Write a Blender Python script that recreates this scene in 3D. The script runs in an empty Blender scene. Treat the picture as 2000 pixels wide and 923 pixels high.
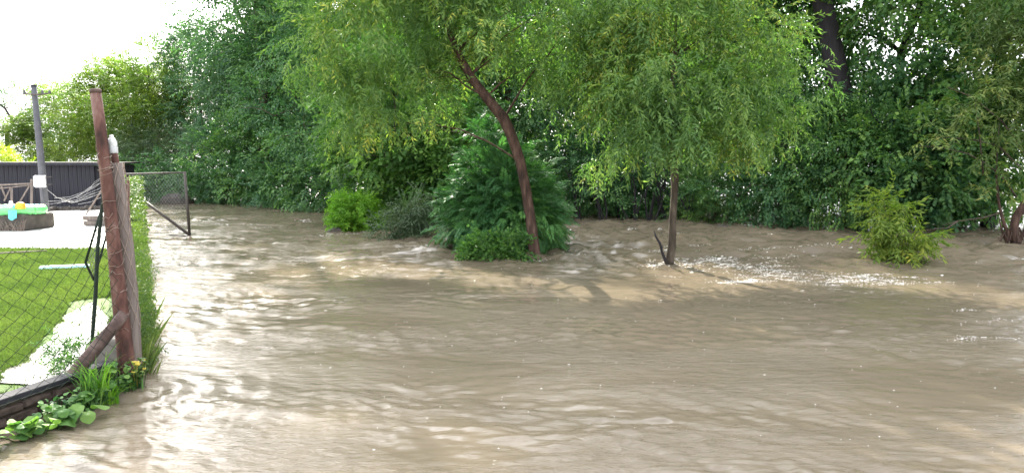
import bpy, math, random
import numpy as np
from mathutils import Vector, Matrix

# ------------------------------------------------------------------ camera, sky, sun, exposure
SC = bpy.context.scene
COL = SC.collection
F = 1444.0                       # focal length in pixels of the 2000 px wide photograph
CAM_Z = 1.8
PITCH = math.atan((461.5 - 320.0) / F)
SUN_AZ, SUN_EL = math.radians(-20), math.radians(33)

cam = bpy.data.cameras.new('camera'); cam_o = bpy.data.objects.new('camera', cam); COL.objects.link(cam_o)
cam.sensor_width = 36; cam.lens = F / 2000 * 36; cam.clip_start = 0.05; cam.clip_end = 6000
cam_o.location = (0, 0, CAM_Z); cam_o.rotation_euler = (math.pi / 2 - PITCH, 0, 0)
SC.camera = cam_o

W = bpy.data.worlds.new('World'); SC.world = W; W.use_nodes = True
wn = W.node_tree; wn.nodes.clear()
wo = wn.nodes.new('ShaderNodeOutputWorld'); wb = wn.nodes.new('ShaderNodeBackground')
sky = wn.nodes.new('ShaderNodeTexSky'); sky.sky_type = 'NISHITA'; sky.sun_disc = False
sky.sun_elevation = SUN_EL; sky.sun_rotation = SUN_AZ
sky.air_density = 1.0; sky.dust_density = 5.0; sky.ozone_density = 1.0; sky.altitude = 200
wb.inputs['Strength'].default_value = 0.093
# a thin bright cloud veil all over the sky, as the white sky of the photograph
wc = wn.nodes.new('ShaderNodeTexCoord'); wno = wn.nodes.new('ShaderNodeTexNoise'); wno.inputs['Scale'].default_value = 2.2; wno.inputs['Detail'].default_value = 6
wr = wn.nodes.new('ShaderNodeValToRGB'); wr.color_ramp.elements[0].position = 0.3; wr.color_ramp.elements[0].color = (0.55, 0.55, 0.55, 1); wr.color_ramp.elements[1].position = 0.7; wr.color_ramp.elements[1].color = (0.9, 0.9, 0.9, 1)
wm = wn.nodes.new('ShaderNodeMix'); wm.data_type = 'RGBA'; wm.inputs[7].default_value = (8.5, 8.7, 9.0, 1)
wn.links.new(wc.outputs['Generated'], wno.inputs['Vector']); wn.links.new(wno.outputs['Fac'], wr.inputs[0]); wn.links.new(wr.outputs[0], wm.inputs[0])
# the veil is brighter round the sun, as thin cloud scatters its light forwards
wg = wn.nodes.new('ShaderNodeVectorMath'); wg.operation = 'NORMALIZE'; wn.links.new(wc.outputs['Generated'], wg.inputs[0])
wd = wn.nodes.new('ShaderNodeVectorMath'); wd.operation = 'DOT_PRODUCT'; wn.links.new(wg.outputs[0], wd.inputs[0])
wd.inputs[1].default_value = (math.sin(SUN_AZ) * math.cos(SUN_EL), math.cos(SUN_AZ) * math.cos(SUN_EL), math.sin(SUN_EL))
wx_ = wn.nodes.new('ShaderNodeMath'); wx_.operation = 'MAXIMUM'; wx_.inputs[1].default_value = 0; wn.links.new(wd.outputs['Value'], wx_.inputs[0])
wp_ = wn.nodes.new('ShaderNodeMath'); wp_.operation = 'POWER'; wp_.inputs[1].default_value = 7; wn.links.new(wx_.outputs[0], wp_.inputs[0])
wa_ = wn.nodes.new('ShaderNodeMath'); wa_.operation = 'MULTIPLY_ADD'; wa_.inputs[1].default_value = 22; wa_.inputs[2].default_value = 9.5; wn.links.new(wp_.outputs[0], wa_.inputs[0])
wcol = wn.nodes.new('ShaderNodeVectorMath'); wcol.operation = 'SCALE'; wcol.inputs[0].default_value = (0.98, 1.0, 1.03); wn.links.new(wa_.outputs[0], wcol.inputs[3])
wn.links.new(wcol.outputs[0], wm.inputs[7])
wn.links.new(sky.outputs[0], wm.inputs[6]); wn.links.new(wm.outputs[2], wb.inputs[0]); wn.links.new(wb.outputs[0], wo.inputs[0])

sun = bpy.data.lights.new('sun', 'SUN'); sun.energy = 5.0; sun.angle = math.radians(0.55); sun.color = (1.0, 0.93, 0.80)
sun_o = bpy.data.objects.new('sun', sun); COL.objects.link(sun_o)
sdir = Vector((math.sin(SUN_AZ) * math.cos(SUN_EL), math.cos(SUN_AZ) * math.cos(SUN_EL), math.sin(SUN_EL)))
sun_o.rotation_euler = sdir.to_track_quat('Z', 'Y').to_euler(); sun_o.location = (0, 0, 30)

SC.view_settings.view_transform = 'Standard'; SC.view_settings.look = 'None'
SC.view_settings.gamma = 1; SC.view_settings.use_curve_mapping = False
SC.view_settings.exposure = 2.05
SC.render.engine = 'CYCLES'
SC.cycles.max_bounces = 8; SC.cycles.diffuse_bounces = 4; SC.cycles.glossy_bounces = 3
SC.cycles.transmission_bounces = 4; SC.cycles.transparent_max_bounces = 4
SC.cycles.sample_clamp_direct = 4.0; SC.cycles.sample_clamp_indirect = 4.0
SC.cycles.caustics_reflective = False; SC.cycles.caustics_refractive = False

# ------------------------------------------------------------------ helpers
cp, sp = math.cos(PITCH), math.sin(PITCH)
def ray(px, py):
    u = (px - 1000) / F; v = (461.5 - py) / F
    return Vector((u, cp + v * sp, -sp + v * cp))
def G(px, py, z=0.0):            # point of the level z seen at a pixel of the photograph
    d = ray(px, py); t = (z - CAM_Z) / d.z
    return Vector((0, 0, CAM_Z)) + d * t
def D(px, py, y):                # point at depth y seen at a pixel
    d = ray(px, py)
    return Vector((0, 0, CAM_Z)) + d * (y / d.y)

def tag(o, label=None, cat=None, group=None, kind=None):
    if label: o['label'] = label
    if cat: o['category'] = cat
    if group: o['group'] = group
    if kind: o['kind'] = kind
    return o
def empty(name, loc=(0, 0, 0)):
    o = bpy.data.objects.new(name, None); COL.objects.link(o); o.location = loc
    o.empty_display_size = 0.1
    return o
def link(name, me, mat=None, parent=None, loc=None):
    o = bpy.data.objects.new(name, me); COL.objects.link(o)
    if mat and not me.materials: me.materials.append(mat)
    if loc is not None: o.location = loc
    if parent: o.parent = parent
    return o

class MB:                         # a small mesh collector
    def __init__(s): s.v = []; s.f = []; s.sm = []
    def face(s, pts, smooth=False):
        n = len(s.v); s.v += [tuple(p) for p in pts]; s.f.append(tuple(range(n, n + len(pts)))); s.sm.append(smooth)
    def box(s, c, size, rz=0.0, rx=0.0, ry=0.0, jit=0.0, bev=0.0):
        M = Matrix.Rotation(rz, 3, 'Z') @ Matrix.Rotation(ry, 3, 'Y') @ Matrix.Rotation(rx, 3, 'X')
        c = Vector(c); hx, hy, hz = [q / 2 for q in size]
        n = len(s.v)
        if bev <= 0:
            for z in (-1, 1):
                for y in (-1, 1):
                    for x in (-1, 1):
                        p = Vector((x * hx, y * hy, z * hz)) + Vector((random.uniform(-jit, jit), random.uniform(-jit, jit), random.uniform(-jit, jit)))
                        s.v.append(tuple(c + M @ p))
            for f in ((0, 2, 3, 1), (4, 5, 7, 6), (0, 1, 5, 4), (2, 6, 7, 3), (0, 4, 6, 2), (1, 3, 7, 5)):
                s.f.append(tuple(n + i for i in f)); s.sm.append(False)
        else:                     # chamfered top and bottom rings
            rings = []
            for z, ins in ((-hz, bev), (-hz + bev, 0), (hz - bev, 0), (hz, bev)):
                a, b = hx - ins, hy - ins; k = bev
                ring = [(-a + k, -b), (a - k, -b), (a, -b + k), (a, b - k), (a - k, b), (-a + k, b), (-a, b - k), (-a, -b + k)]
                r = []
                for x, y in ring:
                    p = Vector((x, y, z)) + Vector([random.uniform(-jit, jit) for _ in range(3)])
                    s.v.append(tuple(c + M @ p)); r.append(len(s.v) - 1)
                rings.append(r)
            for a, b in zip(rings[:-1], rings[1:]):
                for i in range(8):
                    s.f.append((a[i], a[(i + 1) % 8], b[(i + 1) % 8], b[i])); s.sm.append(False)
            s.f.append(tuple(reversed(rings[0]))); s.f.append(tuple(rings[-1])); s.sm += [False, False]
        return s
    def tube(s, pts, rad, n=8, cap=True, wob=0.0):
        pts = [Vector(p) for p in pts]
        if not hasattr(rad, '__len__'): rad = [rad] * len(pts)
        rings = []; up = Vector((0.31, 0.2, 0.93)); prev = None
        for i, p in enumerate(pts):
            t = (pts[min(i + 1, len(pts) - 1)] - pts[max(i - 1, 0)])
            if t.length < 1e-9: t = Vector((0, 0, 1))
            t.normalize()
            if prev is None:
                a = t.cross(up)
                if a.length < 1e-3: a = t.cross(Vector((1, 0, 0)))
            else:
                a = prev - t * prev.dot(t)
            a.normalize(); b = t.cross(a); prev = a
            r = []
            for k in range(n):
                q = 2 * math.pi * k / n; rr = rad[i] * (1 + random.uniform(-wob, wob))
                s.v.append(tuple(p + a * (math.cos(q) * rr) + b * (math.sin(q) * rr))); r.append(len(s.v) - 1)
            rings.append(r)
        for A, B in zip(rings[:-1], rings[1:]):
            for k in range(n):
                s.f.append((A[k], A[(k + 1) % n], B[(k + 1) % n], B[k])); s.sm.append(True)
        if cap and n > 2:
            s.f.append(tuple(reversed(rings[0]))); s.f.append(tuple(rings[-1])); s.sm += [False, False]
        return s
    def lathe(s, c, prof, n=16, axis=None):
        c = Vector(c); M = Matrix.Identity(3)
        if axis is not None: M = Vector(axis).to_track_quat('Z', 'Y').to_matrix()
        rings = []
        for r, z in prof:
            ring = []
            for k in range(n):
                q = 2 * math.pi * k / n
                s.v.append(tuple(c + M @ Vector((r * math.cos(q), r * math.sin(q), z)))); ring.append(len(s.v) - 1)
            rings.append(ring)
        for A, B in zip(rings[:-1], rings[1:]):
            for k in range(n):
                s.f.append((A[k], A[(k + 1) % n], B[(k + 1) % n], B[k])); s.sm.append(True)
        s.f.append(tuple(reversed(rings[0]))); s.f.append(tuple(rings[-1])); s.sm += [True, True]
        return s
    def mesh(s, name):
        me = bpy.data.meshes.new(name); me.from_pydata(s.v, [], s.f)
        me.polygons.foreach_set('use_smooth', s.sm); me.update(); return me
    def build(s, name, mat, parent=None, loc=None):
        return link(name, s.mesh(name), mat, parent, loc)

# ------------------------------------------------------------------ materials
MATS = {}
class NT:
    def __init__(s, name):
        s.m = bpy.data.materials.new(name); s.m.use_nodes = True; s.t = s.m.node_tree; s.t.nodes.clear()
        s.out = s.n('ShaderNodeOutputMaterial')
    def n(s, typ, **kw):
        nd = s.t.nodes.new(typ)
        for k, v in kw.items(): setattr(nd, k, v)
        return nd
    def l(s, a, b): s.t.links.new(a, b)
    def ramp(s, fac, stops):
        r = s.n('ShaderNodeValToRGB'); s.l(fac, r.inputs[0]); e = r.color_ramp.elements
        while len(e) < len(stops): e.new(0.5)
        for i, (p, c) in enumerate(stops): e[i].position = p; e[i].color = (*c, 1) if len(c) == 3 else c
        return r.outputs[0]
    def noise(s, vec, scale, detail=4, rough=0.55, dist=0.0):
        t = s.n('ShaderNodeTexNoise'); t.inputs['Scale'].default_value = scale; t.inputs['Detail'].default_value = detail
        t.inputs['Roughness'].default_value = rough; t.inputs['Distortion'].default_value = dist
        if vec is not None: s.l(vec, t.inputs['Vector'])
        return t.outputs['Fac']
    def mapping(s, vec, scale=(1, 1, 1), rot=(0, 0, 0)):
        m = s.n('ShaderNodeMapping'); m.inputs['Scale'].default_value = scale; m.inputs['Rotation'].default_value = rot
        s.l(vec, m.inputs['Vector']); return m.outputs[0]
    def pos(s): return s.n('ShaderNodeNewGeometry').outputs['Position']
    def obj(s): return s.n('ShaderNodeTexCoord').outputs['Object']
    def bump(s, h, strength, dist, normal=None):
        b = s.n('ShaderNodeBump'); b.inputs['Strength'].default_value = strength; b.inputs['Distance'].default_value = dist
        s.l(h, b.inputs['Height'])
        if normal is not None: s.l(normal, b.inputs['Normal'])
        return b.outputs[0]

def rough_mat(name, stops, scale=8.0, rough=0.8, bump=0.4, bdist=0.01, stretch=(1, 1, 1), spec=0.3, detail=6, metal=0.0):
    N = NT(name); p = N.n('ShaderNodeBsdfPrincipled')
    v = N.mapping(N.obj(), stretch)
    f = N.noise(v, scale, detail, 0.6)
    c = N.ramp(f, stops)
    if name.startswith(('bark', 'rust')):          # muddy tide mark left by the flood
        sx = N.n('ShaderNodeSeparateXYZ'); N.l(N.pos(), sx.inputs[0]); nz = N.noise(N.pos(), 9, 3)
        m = N.n('ShaderNodeMath', operation='MULTIPLY_ADD'); N.l(nz, m.inputs[0]); m.inputs[1].default_value = 0.16; N.l(sx.outputs[2], m.inputs[2])
        fz = N.ramp(m.outputs[0], [(0.16, (1, 1, 1)), (0.24, (0, 0, 0))])
        mx = N.n('ShaderNodeMix', data_type='RGBA'); N.l(fz, mx.inputs[0]); N.l(c, mx.inputs[6]); mx.inputs[7].default_value = (0.030, 0.023, 0.017, 1); c = mx.outputs[2]
    N.l(c, p.inputs['Base Color'])
    p.inputs['Roughness'].default_value = rough; p.inputs['Specular IOR Level'].default_value = spec; p.inputs['Metallic'].default_value = metal
    f2 = N.noise(v, scale * 4, 6, 0.65)
    N.l(N.bump(f2, bump, bdist), p.inputs['Normal'])
    N.l(p.outputs[0], N.out.inputs[0]); MATS[name] = N.m; return N.m

def leaf_mat(name, stops, trans=0.4, rough=0.5, spec=0.25, tcol=(0.98, 1.2, 0.55)):
    N = NT(name); p = N.n('ShaderNodeBsdfPrincipled')
    a = N.n('ShaderNodeAttribute', attribute_name='rnd')
    f = N.noise(N.obj(), 0.55, 2, 0.5)
    m = N.n('ShaderNodeMath', operation='MULTIPLY_ADD'); N.l(f, m.inputs[0]); m.inputs[1].default_value = 0.9; m.inputs[2].default_value = -0.45
    ad = N.n('ShaderNodeMath', operation='ADD'); N.l(a.outputs['Fac'], ad.inputs[0]); N.l(m.outputs[0], ad.inputs[1])
    c = N.ramp(ad.outputs[0], stops)
    N.l(c, p.inputs['Base Color']); p.inputs['Roughness'].default_value = rough; p.inputs['Specular IOR Level'].default_value = spec
    t = N.n('ShaderNodeBsdfTranslucent')
    mm = N.n('ShaderNodeMix', data_type='RGBA', blend_type='MULTIPLY'); mm.inputs[0].default_value = 1.0
    N.l(c, mm.inputs[6]); mm.inputs[7].default_value = (*tcol, 1)
    N.l(mm.outputs[2], t.inputs['Color'])
    mx = N.n('ShaderNodeMixShader'); mx.inputs[0].default_value = trans
    N.l(p.outputs[0], mx.inputs[1]); N.l(t.outputs[0], mx.inputs[2]); N.l(mx.outputs[0], N.out.inputs[0])
    MATS[name] = N.m; return N.m

# leaves
leaf_mat('leaf_willow', [(0.0, (0.058, 0.125, 0.042)), (0.45, (0.124, 0.231, 0.065)), (0.82, (0.227, 0.330, 0.085)), (1.0, (0.468, 0.462, 0.091))], 0.4)
leaf_mat('leaf_willow_young', [(0.0, (0.08, 0.14, 0.03)), (0.5, (0.16, 0.24, 0.04)), (0.9, (0.27, 0.31, 0.05)), (1.0, (0.42, 0.38, 0.05))], 0.45)
leaf_mat('leaf_olive', [(0.0, (0.06, 0.115, 0.035)), (0.55, (0.11, 0.175, 0.05)), (1.0, (0.26, 0.28, 0.08))], 0.35)
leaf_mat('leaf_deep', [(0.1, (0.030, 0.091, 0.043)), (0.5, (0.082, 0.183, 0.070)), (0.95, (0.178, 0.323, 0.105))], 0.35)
leaf_mat('leaf_mid', [(0.1, (0.047, 0.116, 0.048)), (0.5, (0.108, 0.225, 0.068)), (0.95, (0.242, 0.383, 0.088))], 0.4)
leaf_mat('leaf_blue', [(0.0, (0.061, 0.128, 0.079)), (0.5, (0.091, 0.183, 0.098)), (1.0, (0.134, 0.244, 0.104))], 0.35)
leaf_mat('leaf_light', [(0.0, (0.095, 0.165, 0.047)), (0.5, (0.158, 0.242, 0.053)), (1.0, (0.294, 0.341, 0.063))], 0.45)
leaf_mat('leaf_hazel', [(0.0, (0.05, 0.12, 0.035)), (0.5, (0.09, 0.20, 0.05)), (1.0, (0.20, 0.33, 0.08))], 0.4)
leaf_mat('leaf_conifer', [(0.0, (0.04, 0.12, 0.05)), (0.5, (0.09, 0.23, 0.08)), (1.0, (0.17, 0.35, 0.09))], 0.35)
leaf_mat('leaf_bright', [(0.0, (0.09, 0.22, 0.02)), (0.5, (0.15, 0.33, 0.03)), (1.0, (0.26, 0.44, 0.05))], 0.45)
leaf_mat('leaf_yellow', [(0.0, (0.22, 0.30, 0.03)), (0.5, (0.36, 0.42, 0.04)), (1.0, (0.50, 0.50, 0.06))], 0.45)
leaf_mat('leaf_grey', [(0.0, (0.05, 0.09, 0.05)), (0.5, (0.085, 0.13, 0.07)), (1.0, (0.13, 0.18, 0.09))], 0.35)
leaf_mat('leaf_ivy', [(0.0, (0.035, 0.075, 0.022)), (0.5, (0.075, 0.135, 0.03)), (1.0, (0.18, 0.23, 0.05))], 0.35)
leaf_mat('grass_blade', [(0.0, (0.065, 0.105, 0.03)), (0.5, (0.115, 0.165, 0.045)), (1.0, (0.195, 0.235, 0.07))], 0.35)
# bark, metal, wood, stone
rough_mat('bark_willow', [(0.3, (0.022, 0.014, 0.011)), (0.5, (0.075, 0.043, 0.032)), (0.7, (0.15, 0.095, 0.072))], 14, 0.85, 0.9, 0.03, (1, 1, 0.25))
rough_mat('bark_grey', [(0.3, (0.025, 0.02, 0.015)), (0.5, (0.07, 0.055, 0.04)), (0.7, (0.14, 0.115, 0.085))], 13, 0.85, 0.9, 0.03, (1, 1, 0.25))
rough_mat('bark_dark', [(0.2, (0.014, 0.013, 0.016)), (0.5, (0.03, 0.026, 0.03)), (0.8, (0.055, 0.048, 0.05))], 8, 0.85, 0.9, 0.04, (1, 1, 0.2))
rough_mat('rust', [(0.3, (0.030, 0.016, 0.013)), (0.44, (0.080, 0.036, 0.028)), (0.56, (0.125, 0.060, 0.047)), (0.70, (0.20, 0.13, 0.11))], 11, 0.8, 0.8, 0.008, (1, 1, 0.35), 0.3)
rough_mat('rust_grey', [(0.3, (0.04, 0.024, 0.021)), (0.5, (0.085, 0.055, 0.047)), (0.7, (0.15, 0.11, 0.095))], 9, 0.8, 0.5, 0.006)
rough_mat('wood_weathered', [(0.2, (0.07, 0.058, 0.052)), (0.5, (0.17, 0.14, 0.125)), (0.8, (0.29, 0.245, 0.215))], 14, 0.9, 0.8, 0.01, (1, 1, 0.12))
rough_mat('steel_dark', [(0.2, (0.035, 0.032, 0.03)), (0.6, (0.075, 0.062, 0.055)), (0.9, (0.14, 0.10, 0.08))], 12, 0.55, 0.3, 0.004)
rough_mat('wire_green', [(0.3, (0.008, 0.016, 0.011)), (0.7, (0.018, 0.030, 0.02))], 20, 0.7, 0.1, 0.001)
rough_mat('wire_grey', [(0.3, (0.16, 0.16, 0.165)), (0.7, (0.32, 0.32, 0.33))], 20, 0.5, 0.1, 0.001)
rough_mat('wire_rusty', [(0.3, (0.20, 0.15, 0.12)), (0.7, (0.38, 0.31, 0.26))], 20, 0.7, 0.1, 0.001)
rough_mat('concrete', [(0.2, (0.15, 0.135, 0.12)), (0.5, (0.26, 0.24, 0.215)), (0.8, (0.38, 0.355, 0.32))], 6, 0.9, 0.6, 0.01)
rough_mat('concrete_pale', [(0.2, (0.42, 0.41, 0.40)), (0.5, (0.56, 0.55, 0.53)), (0.8, (0.68, 0.67, 0.65))], 2.5, 0.45, 0.3, 0.004, spec=0.5)
rough_mat('pole_concrete', [(0.2, (0.06, 0.062, 0.075)), (0.5, (0.095, 0.097, 0.11)), (0.8, (0.14, 0.142, 0.155))], 4, 0.85, 0.4, 0.01)
rough_mat('brick_dark', [(0.3, (0.025, 0.019, 0.016)), (0.5, (0.065, 0.046, 0.038)), (0.7, (0.115, 0.085, 0.07))], 13, 0.85, 0.8, 0.01)
rough_mat('board_dark', [(0.2, (0.011, 0.011, 0.016)), (0.5, (0.021, 0.021, 0.028)), (0.8, (0.04, 0.04, 0.05))], 5, 0.75, 0.5, 0.006, (3, 3, 0.25))
rough_mat('roofing', [(0.2, (0.012, 0.012, 0.016)), (0.8, (0.03, 0.03, 0.036))], 8, 0.8, 0.3, 0.004)
rough_mat('paint_white', [(0.2, (0.62, 0.63, 0.66)), (0.8, (0.80, 0.80, 0.82))], 6, 0.5, 0.1, 0.002)
rough_mat('paint_aqua', [(0.2, (0.38, 0.66, 0.72)), (0.8, (0.62, 0.82, 0.85))], 5, 0.4, 0.1, 0.002)
rough_mat('vinyl_blue', [(0.2, (0.02, 0.30, 0.62)), (0.8, (0.05, 0.45, 0.75))], 3, 0.3, 0.1, 0.004, spec=0.5)
rough_mat('vinyl_green', [(0.2, (0.10, 0.52, 0.16)), (0.8, (0.22, 0.68, 0.24))], 3, 0.3, 0.1, 0.004, spec=0.5)
rough_mat('vinyl_aqua', [(0.2, (0.06, 0.55, 0.66)), (0.8, (0.16, 0.68, 0.76))], 3, 0.3, 0.1, 0.004, spec=0.5)
rough_mat('plastic_orange', [(0.2, (0.72, 0.28, 0.02)), (0.8, (0.85, 0.42, 0.04))], 4, 0.35, 0.05, 0.002, spec=0.5)
rough_mat('rock', [(0.2, (0.035, 0.03, 0.027)), (0.5, (0.07, 0.06, 0.052)), (0.8, (0.12, 0.105, 0.092))], 5, 0.7, 0.8, 0.02)
rough_mat('petal_yellow', [(0.2, (0.52, 0.42, 0.05)), (0.8, (0.68, 0.58, 0.12))], 5, 0.6, 0.1, 0.001)
rough_mat('soil', [(0.2, (0.03, 0.024, 0.018)), (0.5, (0.065, 0.05, 0.036)), (0.8, (0.11, 0.085, 0.06))], 5, 0.95, 0.8, 0.03)
rough_mat('lawn_soil', [(0.2, (0.045, 0.08, 0.02)), (0.5, (0.07, 0.12, 0.026)), (0.8, (0.10, 0.155, 0.035))], 3, 0.9, 0.8, 0.03)
N = NT('clear_plastic'); p_ = N.n('ShaderNodeBsdfPrincipled')
p_.inputs['Base Color'].default_value = (0.80, 0.83, 0.84, 1); p_.inputs['Roughness'].default_value = 0.22
p_.inputs['Transmission Weight'].default_value = 0.45; p_.inputs['IOR'].default_value = 1.3
N.l(N.bump(N.noise(N.obj(), 40, 3), 0.3, 0.004), p_.inputs['Normal'])
N.l(p_.outputs[0], N.out.inputs[0]); MATS['clear_plastic'] = N.m

# flood water: silt-brown, glossy, with fine ripples on top of the modelled waves
def water_mat(name, base, foam_glints=True, bstr=0.8):
    N = NT(name); p = N.n('ShaderNodeBsdfPrincipled'); P = N.pos()
    silt = N.noise(N.mapping(P, (0.35, 0.8, 1)), 1.0, 4, 0.55, 0.6)
    c = N.ramp(silt, [(0.25, tuple(q * 0.86 for q in base)), (0.75, tuple(q * 1.14 for q in base))])
    p.inputs['Roughness'].default_value = 0.035; p.inputs['IOR'].default_value = 1.333
    if foam_glints:
        vo = N.n('ShaderNodeTexVoronoi'); N.l(N.mapping(P, (9, 13, 1)), vo.inputs['Vector']); vo.inputs['Scale'].default_value = 1.0
        spots = N.ramp(vo.outputs['Distance'], [(0.07, (1, 1, 1)), (0.12, (0, 0, 0))])
        patch = N.ramp(N.noise(N.mapping(P, (0.5, 0.9, 1)), 1.0, 3, 0.6), [(0.56, (0, 0, 0)), (0.70, (1, 1, 1))])
        mu = N.n('ShaderNodeMath', operation='MULTIPLY'); N.l(spots, mu.inputs[0]); N.l(patch, mu.inputs[1])
        mx = N.n('ShaderNodeMix', data_type='RGBA'); N.l(mu.outputs[0], mx.inputs[0]); N.l(c, mx.inputs[6]); mx.inputs[7].default_value = (0.62, 0.58, 0.52, 1)
        c = mx.outputs[2]
    N.l(c, p.inputs['Base Color'])
    w1 = N.noise(N.mapping(P, (5, 16, 1)), 1.0, 5, 0.6, 0.4)
    w2 = N.noise(N.mapping(P, (18, 45, 1)), 1.0, 3, 0.6, 0.3)
    ad = N.n('ShaderNodeMath', operation='MULTIPLY_ADD'); N.l(w2, ad.inputs[0]); ad.inputs[1].default_value = 0.28; N.l(w1, ad.inputs[2])
    sl = N.ramp(N.noise(N.mapping(P, (0.45, 0.9, 1), (0, 0, 0.3)), 1.0, 3, 0.55, 0.8), [(0.38, (0.12, 0.12, 0.12)), (0.62, (1, 1, 1))])
    mh = N.n('ShaderNodeMath', operation='MULTIPLY'); N.l(ad.outputs[0], mh.inputs[0]); N.l(sl, mh.inputs[1])
    N.l(N.bump(mh.outputs[0], bstr, 0.03), p.inputs['Normal'])
    N.l(p.outputs[0], N.out.inputs[0]); MATS[name] = N.m
water_mat('flood_water', (0.144, 0.117, 0.084))
water_mat('puddle_water', (0.33, 0.31, 0.28), foam_glints=False, bstr=0.25)

# ------------------------------------------------------------------ noise for shapes
class Perlin:
    def __init__(s, seed, n=256):
        r = np.random.RandomState(seed); a = r.rand(n, n) * 2 * np.pi; s.g = np.stack([np.cos(a), np.sin(a)], -1); s.n = n
    def __call__(s, x, y):
        xi = np.floor(x).astype(int); yi = np.floor(y).astype(int); fx = x - xi; fy = y - yi
        u = fx * fx * fx * (fx * (fx * 6 - 15) + 10); v = fy * fy * fy * (fy * (fy * 6 - 15) + 10)
        def g(ix, iy, dx, dy):
            q = s.g[ix % s.n, iy % s.n]; return q[..., 0] * dx + q[..., 1] * dy
        a = g(xi, yi, fx, fy); b = g(xi + 1, yi, fx - 1, fy); c = g(xi, yi + 1, fx, fy - 1); d = g(xi + 1, yi + 1, fx - 1, fy - 1)
        return (a + (b - a) * u) * (1 - v) + (c + (d - c) * u) * v
def sstep(a, b, x):
    t = np.clip((x - a) / (b - a), 0, 1); return t * t * (3 - 2 * t)

# ------------------------------------------------------------------ water sheet
WAKES = [(*G(a, b).xy, c, d) for a, b, c, d in ((1045, 508, 0.016, 0.14), (1307, 522, 0.02, 0.09), (1760, 525, 0.016, 0.15), (690, 457, 0.012, 0.55), (960, 512, 0.008, 0.3), (258, 770, 0.012, 0.1))]
def wave_height(x, y):
    n1, n2, n3, n4 = Perlin(1), Perlin(2), Perlin(3), Perlin(4)
    rapid = sstep(11.0, 15.5, y + 0.10 * x) * (1 - sstep(24, 34, y)) * (0.22 + 0.78 * sstep(-4.5, -1.0, x))
    left = sstep(-1.0, -5.0, x) * sstep(7, 14, y)
    big = n1(x * 0.35 + 3, y * 0.5)
    h = 0.010 * big + 0.016 * n3(x * 0.28 + 0.10 * y + 7, y * 1.35 + 0.35 * x)
    wx = x + 0.5 * n2(x * 0.4, y * 0.4); wy = y + 0.45 * n3(x * 0.45, y * 0.45) + 0.25 * n1(x * 1.1, y * 1.1)
    calm = 1.15 - 0.40 * sstep(-3.4, -0.6, x + 0.05 * y) * (1 - sstep(9, 13, y)) * np.clip(0.9 + 1.2 * n4(x * 0.5, y * 0.35 + 30), 0.35, 1)
    r = np.random.RandomState(7)
    amp_mod = calm * (0.20 + 1.55 * np.clip(0.5 + 1.7 * n4(x * 0.45 + 9, y * 0.7), 0, 1))
    for i in range(30):
        lam = 0.085 * (7.0 ** r.rand()); th = math.radians(90 - 12 + r.randn() * 24)
        if r.rand() < 0.2: th += math.radians(-32)
        k = 2 * np.pi / lam; ph = r.rand() * 6.28
        h = h + amp_mod * 0.0030 * lam ** 0.8 * np.sin(k * (np.cos(th) * wx + np.sin(th) * wy) + ph)
    for sx, sy, a in ((1.3, 3.6, 0.0085), (2.8, 7.5, 0.0062), (5.2, 13.5, 0.0058), (9.5, 23.0, 0.0036)):
        h = h + a * n4(wx * sx + 5, wy * sy + 0.55 * sx * wx + 2) * (0.40 * calm + 0.75 * amp_mod)
    # broken, streaky chop everywhere, stronger over the rapids
    for sx, sy, a in ((1.0, 2.2, 0.014), (2.2, 4.6, 0.010), (4.6, 9.5, 0.0055), (8.5, 15, 0.0026)):
        q = 1 - 2 * np.abs(n2(wx * sx + 11, wy * sy + sx + 0.35 * sx * wx)); h = h + a * q * (0.50 * calm + (6.0 if sx < 3 else 1.5) * rapid + 0.7 * left)
    h = h + rapid * 0.14 * n3(x * 0.9, y * 1.5 + 4)
    # rings and wakes where the current meets trunks and shrubs
    for ox, oy, a, w in WAKES:
        dx, dy = x - ox, y - oy; d = np.hypot(dx, dy) - w; q = np.exp(-np.maximum(d, 0) / 0.55) * (d > -w)
        h = h + a * q * np.cos(np.maximum(d, 0) * 26 + 0.8 * n2(x * 2, y * 2))
        v = np.abs(np.abs(dx + 0.1 * dy) - 0.42 * (-dy) - w); h = h + a * 0.8 * np.exp(-v / 0.07) * np.exp(dy / 1.6) * (dy < 0)
    return h
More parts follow.
